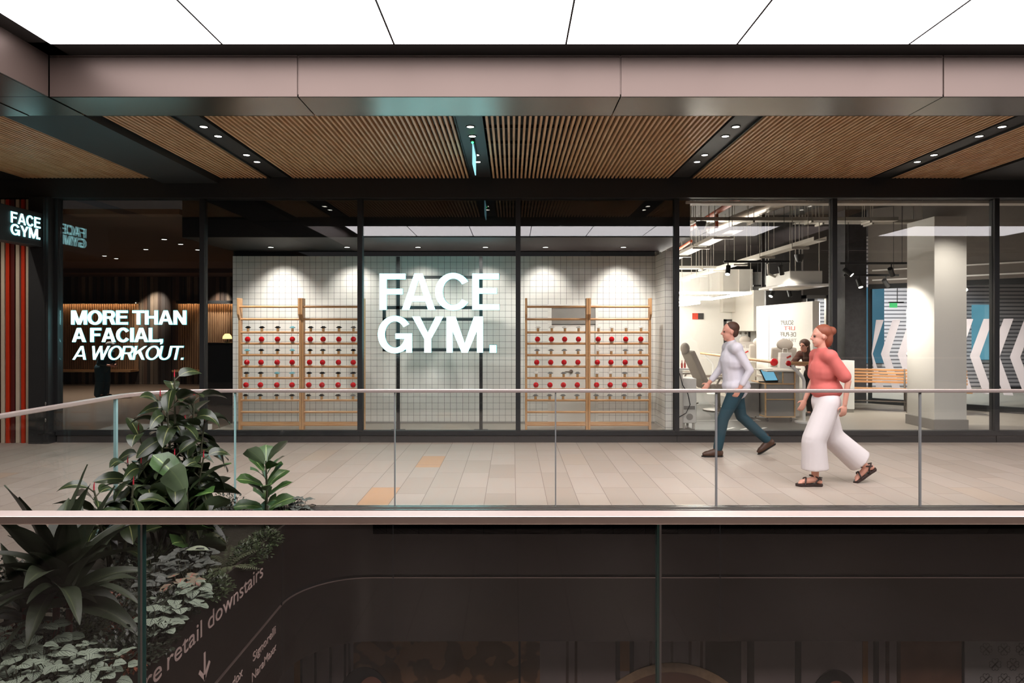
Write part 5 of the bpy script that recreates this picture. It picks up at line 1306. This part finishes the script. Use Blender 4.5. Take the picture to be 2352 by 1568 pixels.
cordy('large cordyline with broad dark strap leaves on two red ringed trunks', -2.49, 3.72, 0.42, 22, 0.52, 5, 2)
cordy('smaller cordyline at the edge of the view, without a visible trunk', -2.74, 3.83, 0.2, 18, 0.34, 6)
def clump(name, label, px, py, kind, size, seed, z=BZ):
    R_.seed(seed); random.seed(seed)
    c = ground(px, py, 0.0); c.z = z
    c.x = max(-3.28, min(c.x, SIGN_X - 0.02)); 
    t = thing(name, label, 'plant', c); lv = MB(); st = MB()
    if kind in ('brunn', 'heuch', 'calad'):
        for k in range(int(14 + size * 60)):
            a = k * 2.4 + R_.uniform(-.4, .4); r = size * math.sqrt((k + 0.5) / (14 + size * 60)); e = R_.uniform(0.0, 0.5)
            h = 0.08 + 0.10 * R_.random() + 0.05 * (1 - r / size); p = Vector((math.cos(a) * r * 0.9, math.sin(a) * r * 0.9, h)); l = R_.uniform(0.055, 0.09)
            st.tube([(p.x * .3, p.y * .3, 0), p], 0.0025, 4, caps=False); lv.leaf(p, ud(a, e), l, l * 1.0, bend=0.7, fold=0.06, shape='hrt', n=6, wav=0.03, twist=R_.uniform(-.3, .3))
    elif kind in ('grass_lf', 'grass_dk'):
        for k in range(70): a = R_.uniform(0, 6.28); lv.leaf((R_.uniform(-.03, .03), R_.uniform(-.03, .03), 0), ud(a, R_.uniform(0.5, 1.4)), size * R_.uniform(0.7, 1.3), 0.012, bend=R_.uniform(0.6, 1.6), fold=0.3, shape='gra', n=6)
    elif kind == 'fern_lf':
        for k in range(14):
            a = k * 2.4; d = ud(a, R_.uniform(0.5, 1.0)); p = Vector((0, 0, 0.02)); s = d.cross(Vector((0, 0, 1))).normalized()
            for q in range(16):
                d = (d + Vector((0, 0, -0.07))).normalized(); p = p + d * size / 16; w = size * 0.16 * math.sin(math.pi * (q + 1) / 18)
                for sg in (-1, 1): lv.leaf(p, s * sg + d * 0.4, w, w * 0.4, bend=0.3, fold=0.1, shape='ell', n=2)
            st.tube([(0, 0, 0), p], 0.002, 4, caps=False)
    else:
        n = int(420 + 1400 * size)
        for k in range(n):
            d = ud(R_.uniform(0, 6.28), math.asin(R_.uniform(-0.1, 1))); r = size * R_.uniform(0.45, 1.0); p = Vector((d.x * r, d.y * r, 0.03 + abs(d.z) * r * 0.95)); l = R_.uniform(0.018, 0.038)
            lv.leaf(p, (d + ud(R_.uniform(0, 6.28), R_.uniform(-.5, .9))).normalized(), l, l * 0.6, bend=0.3, fold=0.2, shape='ell', n=2)
        for k in range(10): d = ud(k * 2.4, R_.uniform(0.3, 1.3)); st.tube([(0, 0, 0), d * size * 0.8 + Vector((0, 0, 0.02))], 0.003, 4, caps=False)
    if st.v: st.build('stem', M['stem'], t, smooth=60)
    lv.build('foliage', M[kind], t, smooth=60)
plan = [
 ('grass_tuft', 'pale striped grass tuft below the tall rubber plant', 368, 1262, 'grass_lf', 0.2), ('grass_tuft', 'dark fine grass tuft in front of the big leaved fig', 428, 1262, 'grass_dk', 0.2),
 ('grass_tuft', 'green grass tuft beside the red cordyline trunks', 176, 1452, 'grass_lf', 0.2), ('grass_tuft', 'short grass tuft just in front of the small cordyline', 104, 1446, 'grass_dk', 0.17),
 ('coral_bells', 'grey mottled clump under the pale single leaf', 446, 1298, 'heuch', 0.14), ('coral_bells', 'grey mottled clump right of the striped grass', 403, 1305, 'heuch', 0.14),
 ('coral_bells', 'grey mottled clump nearest the glass joint', 350, 1330, 'heuch', 0.15), ('coral_bells', 'grey mottled clump above the red veined leaves', 440, 1325, 'heuch', 0.14),
 ('coral_bells', 'grey mottled clump below the glass joint clump', 352, 1368, 'heuch', 0.15), ('coral_bells', 'grey mottled clump at the far corner beside the lone fig', 660, 1172, 'heuch', 0.13),
 ('coral_bells', 'grey mottled clump overhanging the far corner', 694, 1172, 'heuch', 0.10),
 ('fern', 'small feathery fern near the wall edge', 520, 1290, 'fern_lf', 0.26), ('fern', 'dark feathery fern low beside the cordyline trunks', 215, 1485, 'fern_lf', 0.25), ('fern', 'feathery fern behind the small cordyline', 120, 1470, 'fern_lf', 0.22),
 ('small_leaf_shrub', 'bright small leaved shrub at the wall edge below the lone fig', 572, 1268, 'small_lf', 0.16), ('small_leaf_shrub', 'small leaved shrub at the wall edge above the word downstairs', 505, 1345, 'small_lf', 0.15),
 ('small_leaf_shrub', 'round dark small leaved bush between the two figs', 515, 1180, 'small_dk', 0.26), ('small_leaf_shrub', 'sprawling small leaved edging at the far end of the wall', 610, 1232, 'small_lf', 0.13),
 ('red_veined_caladium', 'clump with red veined leaves above the silver leaves', 418, 1365, 'calad', 0.13),
 ('silver_bugloss', 'silver dark veined clump hanging over the wall edge', 446, 1412, 'brunn', 0.16), ('silver_bugloss', 'silver dark veined clump over the words on the wall', 405, 1452, 'brunn', 0.12), ('silver_bugloss', 'small silver dark veined clump just above the word downstairs', 486, 1378, 'brunn', 0.07),
 ('silver_bugloss', 'silver dark veined clump under the small cordyline', 88, 1545, 'brunn', 0.2), ('silver_bugloss', 'silver dark veined clump before the red trunks', 165, 1560, 'brunn', 0.2), ('silver_bugloss', 'silver dark veined clump at the bottom near the glass joint', 215, 1575, 'brunn', 0.17),
 ('silver_bugloss', 'silver dark veined clump between the two cordylines', 96, 1490, 'brunn', 0.16), ('silver_bugloss', 'silver dark veined clump at the edge of the view', 20, 1500, 'brunn', 0.17), ('silver_bugloss', 'silver dark veined clump lowest at the edge of the view', 40, 1590, 'brunn', 0.19),
 ('ground_cover', 'dark fine leaved ground cover below the mottled clumps', 395, 1392, 'small_dk', 0.17), ('ground_cover', 'dark fine leaved ground cover along the glass joint', 335, 1425, 'small_dk', 0.2), ('ground_cover', 'dark fine leaved ground cover above the word retail', 372, 1465, 'small_dk', 0.15),
 ('ground_cover', 'dark fine leaved ground cover behind the glass joint', 255, 1420, 'small_dk', 0.24), ('ground_cover', 'dark fine leaved ground cover behind the red trunks', 200, 1425, 'small_dk', 0.22), ('ground_cover', 'dark fine leaved ground cover by the bottom of the joint', 270, 1500, 'small_dk', 0.2),
 ('ground_cover', 'dark fine leaved ground cover beside the side balustrade', 25, 1350, 'small_dk', 0.26), ('ground_cover', 'dark fine leaved ground cover under the big strap leaves', 285, 1345, 'small_dk', 0.22), ('ground_cover', 'dark fine leaved ground cover at the feet of the rubber plants', 310, 1285, 'small_dk', 0.2),
 ('ground_cover', 'green fine leaved ground cover beyond the striped grass', 470, 1235, 'small_lf', 0.18),
 ('rusty_spiraea', 'rust coloured leaf sprig behind the glass joint', 282, 1432, 'rust_lf', 0.09), ('rusty_spiraea', 'rust coloured leaf sprig close to the word on the wall', 292, 1510, 'rust_lf', 0.08), ('rusty_spiraea', 'rust coloured leaf sprig under the strap leaves', 258, 1372, 'rust_lf', 0.08), ('rusty_spiraea', 'rust coloured leaf sprig between the two cordylines', 66, 1432, 'rust_lf', 0.1),
]
for i, a in enumerate(plan): clump(*a, seed=40 + i)
t = thing('begonia', 'single large pale spotted leaf standing over the mottled clumps', 'plant', (*ground(446, 1300)[:2], BZ))
m = MB(); m.leaf((-0.06, 0, 0.20), (1, 0.1, 0.25), 0.16, 0.11, bend=0.5, fold=0.1, shape='ell', n=8); m.build('leaf', leaf_mat('pale_spotted', '#8d9a80', '#667058', '#aab39c', veinw=0.15, mott=0.3), t, smooth=60)
m = MB(); m.tube([(0, 0, 0), (-0.05, 0, 0.2)], 0.004, 6); m.build('stem', M['stem'], t, smooth=60)

# ================================================================== PEOPLE
def limb(m, pts, rs): m.tube(pts, rs, 12)
def joint(m, p, r): m.ell(p, r, r, r, 12, 8)
def chainlimb(m, pts, rs):
    m.tube(pts, rs, 14)
    for p, r in zip(pts, rs): joint(m, p, r * 0.99)
def hand(m, w, d, side, r=1.0):
    """palm and five bent fingers; w wrist, d direction of the hand, side = towards the thumb"""
    d = d.normalized(); side = (side - d * side.dot(d)).normalized(); n = d.cross(side).normalized()
    rot = Matrix((side, n, d)).transposed()
    m.ell(w + d * 0.05 * r, 0.037 * r, 0.016 * r, 0.052 * r, 12, 8, rot)
    for i, (o, l) in enumerate(((0.028, 0.072), (0.0095, 0.082), (-0.0095, 0.076), (-0.028, 0.060))):
        a = w + d * 0.088 * r + side * o * r; b = a + (d * 0.9 + n * 0.35) * l * 0.5 * r; c = b + (d * 0.6 + n * 0.75).normalized() * l * 0.5 * r
        m.tube([a - d * 0.02, a, b, c], [0.0095 * r, 0.009 * r, 0.0085 * r, 0.0065 * r], 8)
    a = w + d * 0.03 * r + side * 0.03 * r; b = a + (d * 0.6 + side * 0.7).normalized() * 0.035 * r; c = b + (d * 0.9 + side * 0.2 + n * 0.3).normalized() * 0.03 * r
    m.tube([a, b, c], [0.011 * r, 0.0105 * r, 0.008 * r], 8)
def head(m, c, fwd, sc=1.0):
    """c = centre of the head; chin, nose, brow, ears"""
    up = Vector((0, 0, 1)); fwd = fwd.normalized(); lf = up.cross(fwd)
    rot = Matrix((fwd, lf, up)).transposed()
    m.ell(c + up * 0.03 * sc - fwd * 0.01, 0.098 * sc, 0.076 * sc, 0.095 * sc, 18, 12, rot)
    m.ell(c - up * 0.045 * sc + fwd * 0.022 * sc, 0.068 * sc, 0.058 * sc, 0.075 * sc, 16, 10, rot)
    m.ell(c - up * 0.10 * sc + fwd * 0.055 * sc, 0.025 * sc, 0.024 * sc, 0.02 * sc, 12, 8, rot)
    m.tube([c + up * 0.015 * sc + fwd * 0.085 * sc, c - up * 0.028 * sc + fwd * 0.112 * sc, c - up * 0.038 * sc + fwd * 0.088 * sc], [0.009 * sc, 0.014 * sc, 0.010 * sc], 8)
    m.ell(c - up * 0.066 * sc + fwd * 0.083 * sc, 0.012 * sc, 0.024 * sc, 0.008 * sc, 10, 6, rot)
    m.ell(c + up * 0.022 * sc + fwd * 0.078 * sc, 0.016 * sc, 0.05 * sc, 0.010 * sc, 10, 6, rot)
    for s in (-1, 1): m.ell(c + lf * s * 0.076 * sc - up * 0.005 * sc - fwd * 0.005 * sc, 0.018 * sc, 0.009 * sc, 0.03 * sc, 10, 6, rot)
def eyes(c, fwd, par, sc=1.0):
    up = Vector((0, 0, 1)); fwd = fwd.normalized(); lf = up.cross(fwd)
    for s in (-1, 1): m = MB(); m.ell(c + fwd * 0.083 * sc + lf * s * 0.031 * sc + up * 0.002, 0.011, 0.011, 0.008, 10, 6); m.build('eye', M['blackgloss'], par, smooth=60)

M['shirt_w'] = pm('white_shirt', '#d9d6de', 0.8, var=0.06, scale=10)
M['jeans'] = pm('teal_jeans', '#1d3d48', 0.8, var=0.2, scale=14)
M['boot'] = pm('brown_boot', '#4a3123', 0.5)
M['pink'] = pm('pink_top', '#cf6a62', 0.8, var=0.08, scale=12)
M['white_tr'] = pm('white_trousers', '#ddd3d2', 0.85, var=0.06, scale=9)
M['sandal'] = pm('sandal', '#33231f', 0.5)
M['hair_b'] = pm('brown_hair', '#4b2f20', 0.6, var=0.4, scale=30, stretch=(1, 1, 0.2))
M['hair_r'] = pm('auburn_hair', '#8a4a32', 0.6, var=0.3, scale=30, stretch=(1, 1, 0.2))
M['brown_top'] = pm('brown_top', '#5b372b', 0.8)

V = Vector
# ---- man in the white shirt, walking, half way across the studio window
FW = V((-1, 0, 0)); UP = V((0, 0, 1)); LF = V((0, -1, 0))
def P1(o, f, l, z): return V((o[0], o[1], 0)) + FW * f + LF * l + UP * z
O = (2.98, 9.08)
t = thing('person', 'person in white shirt and teal jeans walking past the studio window in brown boots', 'person', (0, 0, 0))
hipL, hipR = P1(O, 0.0, 0.09, 0.92), P1(O, 0.0, -0.09, 0.92)
kneeL, ankL = P1(O, 0.20, 0.09, 0.50), P1(O, 0.27, 0.085, 0.10)      # leading leg
kneeR, ankR = P1(O, -0.10, -0.09, 0.51), P1(O, -0.45, -0.085, 0.19)
chest, neck = P1(O, 0.05, 0, 1.28), P1(O, 0.06, 0, 1.50)
shL, shR = P1(O, 0.05, 0.185, 1.43), P1(O, 0.05, -0.185, 1.43)
elL, wrL = P1(O, -0.10, 0.24, 1.15), P1(O, 0.02, 0.22, 0.92)
elR, wrR = P1(O, 0.13, -0.235, 1.15), P1(O, 0.30, -0.20, 0.95)
hc = P1(O, 0.085, 0, 1.645)
m = MB()
chainlimb(m, [P1(O, 0, 0, 0.95), P1(O, 0.02, 0, 1.1), chest], [0.125, 0.12, 0.14]); chainlimb(m, [chest, neck, hc - UP * 0.06], [0.11, 0.055, 0.052])
chainlimb(m, [shL, shR], [0.065, 0.065])
for a, b, c, sd in ((shL, elL, wrL, 1), (shR, elR, wrR, -1)):
    chainlimb(m, [a, b, c], [0.05, 0.04, 0.027]); hand(m, c, (c - b).normalized(), FW * 1.0)
for a, b, c in ((hipL, kneeL, ankL), (hipR, kneeR, ankR)): chainlimb(m, [a, a.lerp(b, .5), b, b.lerp(c, .35), c], [0.09, 0.075, 0.055, 0.055, 0.04])
head(m, hc, FW); remeshed(m, 'body', M['skin'], t, 0.008, 4); eyes(hc, FW, t)
m = MB()
for dx, dz, r in ((-0.02, 0.045, 0.1), ): m.ell(hc + V((0.034, 0, 0.056)), 0.098, 0.084, 0.084, 18, 12)
m.ell(hc + V((0.06, 0, 0.0)), 0.06, 0.078, 0.075, 14, 10)
remeshed(m, 'hair', M['hair_b'], t, 0.01, 3)
m = MB(); chainlimb(m, [P1(O, 0.0, 0, 0.90), P1(O, 0.02, 0, 1.1), P1(O, 0.05, 0, 1.28), P1(O, 0.055, 0, 1.42)], [0.165, 0.16, 0.165, 0.10])
chainlimb(m, [shL, shR], [0.085, 0.085]); m.ell(P1(O, 0.0, 0, 0.93), 0.185, 0.215, 0.13)
m.ell(P1(O, 0.045, 0, 1.25), 0.15, 0.21, 0.17); chainlimb(m, [P1(O, 0.05, 0, 1.42), P1(O, 0.06, 0, 1.5)], [0.08, 0.066])
for a, b, c in ((shL, elL, wrL), (shR, elR, wrR)): chainlimb(m, [a, b, b.lerp(c, 0.75)], [0.068, 0.055, 0.044])
remeshed(m, 'shirt', M['shirt_w'], t, 0.012, 5)
m = MB(); m.ell(P1(O, 0, 0, 0.90), 0.135, 0.175, 0.11)
for a, b, c in ((hipL, kneeL, ankL), (hipR, kneeR, ankR)): chainlimb(m, [a, a.lerp(b, .5), b, b.lerp(c, .4), c + (b - c) * 0.04], [0.11, 0.095, 0.075, 0.07, 0.062])
remeshed(m, 'jeans', M['jeans'], t, 0.012, 4)
def boot(c, pitch, name, mat):
    m = MB(); R = Matrix.Rotation(pitch, 3, 'Y'); q = lambda f, z: c + R @ V((-f, 0, z))
    chainlimb(m, [q(0.0, 0.06), q(0.0, -0.03)], [0.052, 0.052]); m.tube([q(-0.065, -0.055), q(-0.03, -0.05), q(0.07, -0.052), q(0.15, -0.062), q(0.20, -0.07)], [0.036, 0.046, 0.046, 0.042, 0.022], 12)
    chainlimb(m, [q(0.0, -0.03), q(0.09, -0.045)], [0.05, 0.042])
    o = remeshed(m, name, mat, t, 0.008, 4)
    m = MB(); vs = [(-0.075, 0), (-0.05, .034), (0.03, .032), (0.11, .046), (0.18, .038), (0.215, .0), (0.18, -.038), (0.11, -.042), (0.03, -.032), (-0.05, -.034)]
    m.prism(vs, lambda a, b, d: c + R @ V((-a, b, d)), -0.1, -0.082); m.build('sole', M['blackgloss'], o); return o
boot(ankL, 0.0, 'boot', M['boot']); boot(ankR, -0.55, 'boot', M['boot'])

# ---- woman in pink top and wide white trousers, nearer the balustrade
O = (3.40, 7.39)
t = thing('person', 'person in loose pink top and wide white trousers striding in dark sandals', 'person', (0, 0, 0))
hipL, hipR = P1(O, 0.0, 0.085, 0.90), P1(O, 0.0, -0.085, 0.90)
kneeL, ankL = P1(O, 0.17, 0.085, 0.49), P1(O, 0.155, 0.085, 0.095)
kneeR, ankR = P1(O, -0.10, -0.085, 0.50), P1(O, -0.47, -0.08, 0.18)
chest, neck = P1(O, 0.03, 0, 1.25), P1(O, 0.04, 0, 1.46)
shL, shR = P1(O, 0.03, 0.17, 1.39), P1(O, 0.03, -0.17, 1.39)
elL, wrL = P1(O, -0.13, 0.22, 1.13), P1(O, -0.10, 0.21, 0.89)
elR, wrR = P1(O, 0.04, -0.22, 1.12), P1(O, 0.14, -0.20, 0.90)
hc = P1(O, 0.06, 0, 1.60)
m = MB()
chainlimb(m, [P1(O, 0, 0, 0.93), P1(O, 0.01, 0, 1.08), chest], [0.12, 0.105, 0.125]); chainlimb(m, [chest, neck, hc - UP * 0.06], [0.10, 0.048, 0.047])
chainlimb(m, [shL, shR], [0.055, 0.055])
for a, b, c in ((shL, elL, wrL), (shR, elR, wrR)): chainlimb(m, [a, b, c], [0.043, 0.035, 0.024]); hand(m, c, (c - b).normalized(), FW, 0.95)
for a, b, c in ((hipL, kneeL, ankL), (hipR, kneeR, ankR)): chainlimb(m, [a, a.lerp(b, .5), b, b.lerp(c, .35), c], [0.09, 0.075, 0.052, 0.052, 0.036])
for c, pt in ((ankL, 0.0), (ankR, -0.6)):
    R = Matrix.Rotation(pt, 3, 'Y'); q = lambda f, z, l=0.0: c + R @ V((-f, -l, z))
    chainlimb(m, [q(-0.045, -0.045), q(0.0, -0.02), q(0.09, -0.038), q(0.15, -0.05)], [0.032, 0.036, 0.032, 0.026])
    for k, l in enumerate((0.022, 0.008, -0.005, -0.017, -0.028)): m.tube([q(0.15, -0.055, l), q(0.195 - 0.008 * k, -0.06, l)], [0.012, 0.009], 8)
head(m, hc, FW, 0.95); remeshed(m, 'body', M['skin'], t, 0.008, 4); eyes(hc, FW, t, 0.95)
m = MB(); m.ell(hc + V((0.032, 0, 0.054)), 0.097, 0.083, 0.082, 18, 12); m.ell(hc + V((0.075, 0, -0.02)), 0.055, 0.07, 0.10, 14, 10); m.ell(hc + V((0.12, 0, 0.06)), 0.05, 0.05, 0.05)
remeshed(m, 'hair', M['hair_r'], t, 0.01, 3)
m = MB(); chainlimb(m, [P1(O, 0.005, 0, 1.04), P1(O, 0.01, 0, 1.1), P1(O, 0.03, 0, 1.25), P1(O, 0.03, 0, 1.37)], [0.15, 0.145, 0.145, 0.10])
m.ell(P1(O, 0.0, 0, 1.03), 0.165, 0.195, 0.12); m.ell(P1(O, 0.03, 0, 1.22), 0.14, 0.18, 0.17)
chainlimb(m, [shL, shR], [0.078, 0.078]); chainlimb(m, [P1(O, 0.03, 0, 1.37), P1(O, 0.04, 0, 1.44)], [0.085, 0.066])
for a, b in ((shL, elL), (shR, elR)): chainlimb(m, [a, a.lerp(b, 0.8)], [0.068, 0.07])
remeshed(m, 'top', M['pink'], t, 0.012, 5)
m = MB(); m.ell(P1(O, 0, 0, 0.88), 0.145, 0.18, 0.12)
for a, b, c in ((hipL, kneeL, ankL), (hipR, kneeR, ankR)): e = c + (b - c).normalized() * 0.085; chainlimb(m, [a, a.lerp(b, .5), b], [0.12, 0.125, 0.125]); m.tube([b, b.lerp(e, .5), e], [0.125, 0.13, 0.14], 16)
remeshed(m, 'trousers', M['white_tr'], t, 0.012, 5)
for c, pt in ((ankL, 0.0), (ankR, -0.6)):
    R = Matrix.Rotation(pt, 3, 'Y'); q = lambda f, z, l=0.0: c + R @ V((-f, -l, z))
    m = MB(); vs = [(-0.085, 0), (-0.06, .036), (0.03, .034), (0.11, .046), (0.18, .04), (0.215, .0), (0.18, -.036), (0.11, -.04), (0.03, -.03), (-0.06, -.034)]
    m.prism(vs, lambda a, b, d: c + R @ V((-a, b, d + max(0, a - 0.12) * 0.08)), -0.097, -0.068); s = m.build('sandal', M['sandal'], t, bevel=0.006)
    m = MB()
    for f0, z0, f1, z1, w in ((0.125, -0.068, 0.10, -0.012, 0.044), (-0.05, -0.03, 0.06, 0.012, 0.042)):
        pts = [q(f0, z0 if f0 > 0 else -0.02, 0.046), q((f0 + f1) / 2, z1, 0.03), q(f1, z1 + 0.012, 0.0), q((f0 + f1) / 2, z1, -0.03), q(f0, z0 if f0 > 0 else -0.02, -0.046)]; m.tube(pts, 0.008, 8)
    m.tube([q(0.02, -0.066, 0.042), q(0.0, -0.03, 0.042), q(-0.045, -0.005, 0.03), q(-0.07, -0.005, 0), q(-0.045, -0.005, -0.03), q(0.0, -0.03, -0.042), q(0.02, -0.066, -0.042)], 0.008, 8)
    m.build('strap', M['sandal'], s, smooth=60)

# ---- practitioner in brown bending over a chair in the studio
O = (5.84, 13.18); FW = V((-0.8, -0.6, 0)).normalized(); LF = UP.cross(FW)
t = thing('person', 'person with long brown hair and brown top bending over a treatment chair', 'person', (0, 0, 0))
m = MB(); chest, neck = P1(O, 0.16, 0, 1.10), P1(O, 0.30, 0, 1.26); hc = P1(O, 0.37, 0, 1.37)
shL, shR = P1(O, 0.24, 0.16, 1.20), P1(O, 0.24, -0.16, 1.20); elL, elR = P1(O, 0.42, 0.22, 1.0), P1(O, 0.42, -0.22, 1.0); wrL, wrR = P1(O, 0.60, 0.1, 1.02), P1(O, 0.60, -0.1, 1.02)
chainlimb(m, [P1(O, 0, 0, 0.86), P1(O, 0.07, 0, 1.0), chest], [0.12, 0.11, 0.12]); chainlimb(m, [chest, neck, hc - UP * 0.05], [0.09, 0.05, 0.048])
for a, b, c in ((shL, elL, wrL), (shR, elR, wrR)): chainlimb(m, [a, b, c], [0.045, 0.036, 0.025]); hand(m, c, (c - b).normalized(), UP, 0.95)
for s in (-1, 1): chainlimb(m, [P1(O, 0, 0.09 * s, 0.84), P1(O, 0.02, 0.1 * s, 0.46), P1(O, -0.03, 0.1 * s, 0.09), P1(O, 0.14, 0.1 * s, 0.04)], [0.1, 0.06, 0.04, 0.03])
head(m, hc, FW - UP * 0.0, 0.95); remeshed(m, 'body', M['skin'], t, 0.01, 4); eyes(hc, FW, t, 0.95)
m = MB(); m.ell(hc + UP * 0.045 - FW * 0.02, 0.1, 0.1, 0.088, 16, 10); chainlimb(m, [hc - FW * 0.06, hc - FW * 0.09 - UP * 0.15, hc - FW * 0.06 - UP * 0.28], [0.075, 0.07, 0.04]); remeshed(m, 'hair', M['hair_b'], t, 0.012, 3)
m = MB(); chainlimb(m, [P1(O, 0, 0, 0.84), P1(O, 0.07, 0, 1.0), chest, P1(O, 0.25, 0, 1.2)], [0.155, 0.145, 0.15, 0.09]); chainlimb(m, [shL, shR], [0.075, 0.075])
for a, b, c in ((shL, elL, wrL), (shR, elR, wrR)): chainlimb(m, [a, b, b.lerp(c, .6)], [0.065, 0.055, 0.045])
remeshed(m, 'top', M['brown_top'], t, 0.014, 4)
m = MB(); m.ell(P1(O, 0, 0, 0.84), 0.15, 0.17, 0.1)
for s in (-1, 1): chainlimb(m, [P1(O, 0, 0.09 * s, 0.82), P1(O, 0.02, 0.1 * s, 0.46), P1(O, -0.03, 0.1 * s, 0.1)], [0.12, 0.085, 0.065])
remeshed(m, 'trousers', M['darkgrey'], t, 0.014, 4)
for s in (-1, 1): m = MB(); chainlimb(m, [P1(O, -0.07, 0.1 * s, 0.045), P1(O, 0.14, 0.1 * s, 0.04)], [0.042, 0.038]); remeshed(m, 'shoe', M['blackgloss'], t, 0.01, 2)

# ---- figure in a grey cap in the reflected lounge, leaning over a phone
O = (gx(235, 16.9), 16.9); FW = V((1, -0.2, 0)).normalized(); LF = UP.cross(FW)
t = thing('person', 'person in grey cap and dark teal clothes standing in the dim reflected lounge behind the slogan', 'person', (0, 0, 0))
m = MB(); chest, neck = P1(O, 0.07, 0, 0.98), P1(O, 0.16, 0, 1.15); hc = P1(O, 0.22, 0, 1.27)
shL, shR = P1(O, 0.12, 0.16, 1.09), P1(O, 0.12, -0.16, 1.09); elL, elR = P1(O, 0.10, 0.22, 0.84), P1(O, 0.10, -0.22, 0.84); wrL, wrR = P1(O, 0.30, 0.1, 0.80), P1(O, 0.30, -0.1, 0.80)
chainlimb(m, [P1(O, 0, 0, 0.74), P1(O, 0.03, 0, 0.86), chest], [0.12, 0.11, 0.12]); chainlimb(m, [chest, neck, hc - UP * 0.05], [0.09, 0.05, 0.048])
for a, b, c in ((shL, elL, wrL), (shR, elR, wrR)): chainlimb(m, [a, b, c], [0.045, 0.036, 0.025]); hand(m, c, (c - b).normalized(), UP, 0.95)
for s in (-1, 1): chainlimb(m, [P1(O, 0, 0.085 * s, 0.74), P1(O, 0.02, 0.1 * s, 0.42), P1(O, -0.02, 0.1 * s, 0.09), P1(O, 0.15, 0.1 * s, 0.04)], [0.1, 0.06, 0.04, 0.03])
head(m, hc, FW, 0.92); remeshed(m, 'body', M['skin'], t, 0.01, 4); eyes(hc, FW, t, 0.92)
m = MB(); m.ell(hc + UP * 0.05, 0.1, 0.09, 0.07, 16, 10); m.tube([hc + UP * 0.04 + FW * 0.06, hc + UP * 0.03 + FW * 0.15], [0.05, 0.04], 10); remeshed(m, 'cap', pm('grey_cap', '#8a8682', 0.8), t, 0.012, 3)
m = MB(); chainlimb(m, [P1(O, 0, 0, 0.72), P1(O, 0.03, 0, 0.86), chest, P1(O, 0.13, 0, 1.09)], [0.15, 0.145, 0.15, 0.09]); chainlimb(m, [shL, shR], [0.075, 0.075])
for a, b, c in ((shL, elL, wrL), (shR, elR, wrR)): chainlimb(m, [a, b, b.lerp(c, .6)], [0.065, 0.055, 0.045])
remeshed(m, 'jacket', pm('teal_jacket', '#1f3a42', 0.8), t, 0.014, 4)
m = MB(); m.ell(P1(O, 0, 0, 0.73), 0.145, 0.165, 0.1)
for s in (-1, 1): chainlimb(m, [P1(O, 0, 0.085 * s, 0.73), P1(O, 0.02, 0.1 * s, 0.42), P1(O, -0.02, 0.1 * s, 0.09)], [0.12, 0.1, 0.1])
remeshed(m, 'trousers', M['jeans'], t, 0.014, 4)
for s in (-1, 1): m = MB(); chainlimb(m, [P1(O, -0.06, 0.1 * s, 0.045), P1(O, 0.15, 0.1 * s, 0.04)], [0.042, 0.038]); remeshed(m, 'shoe', M['blackgloss'], t, 0.01, 2)
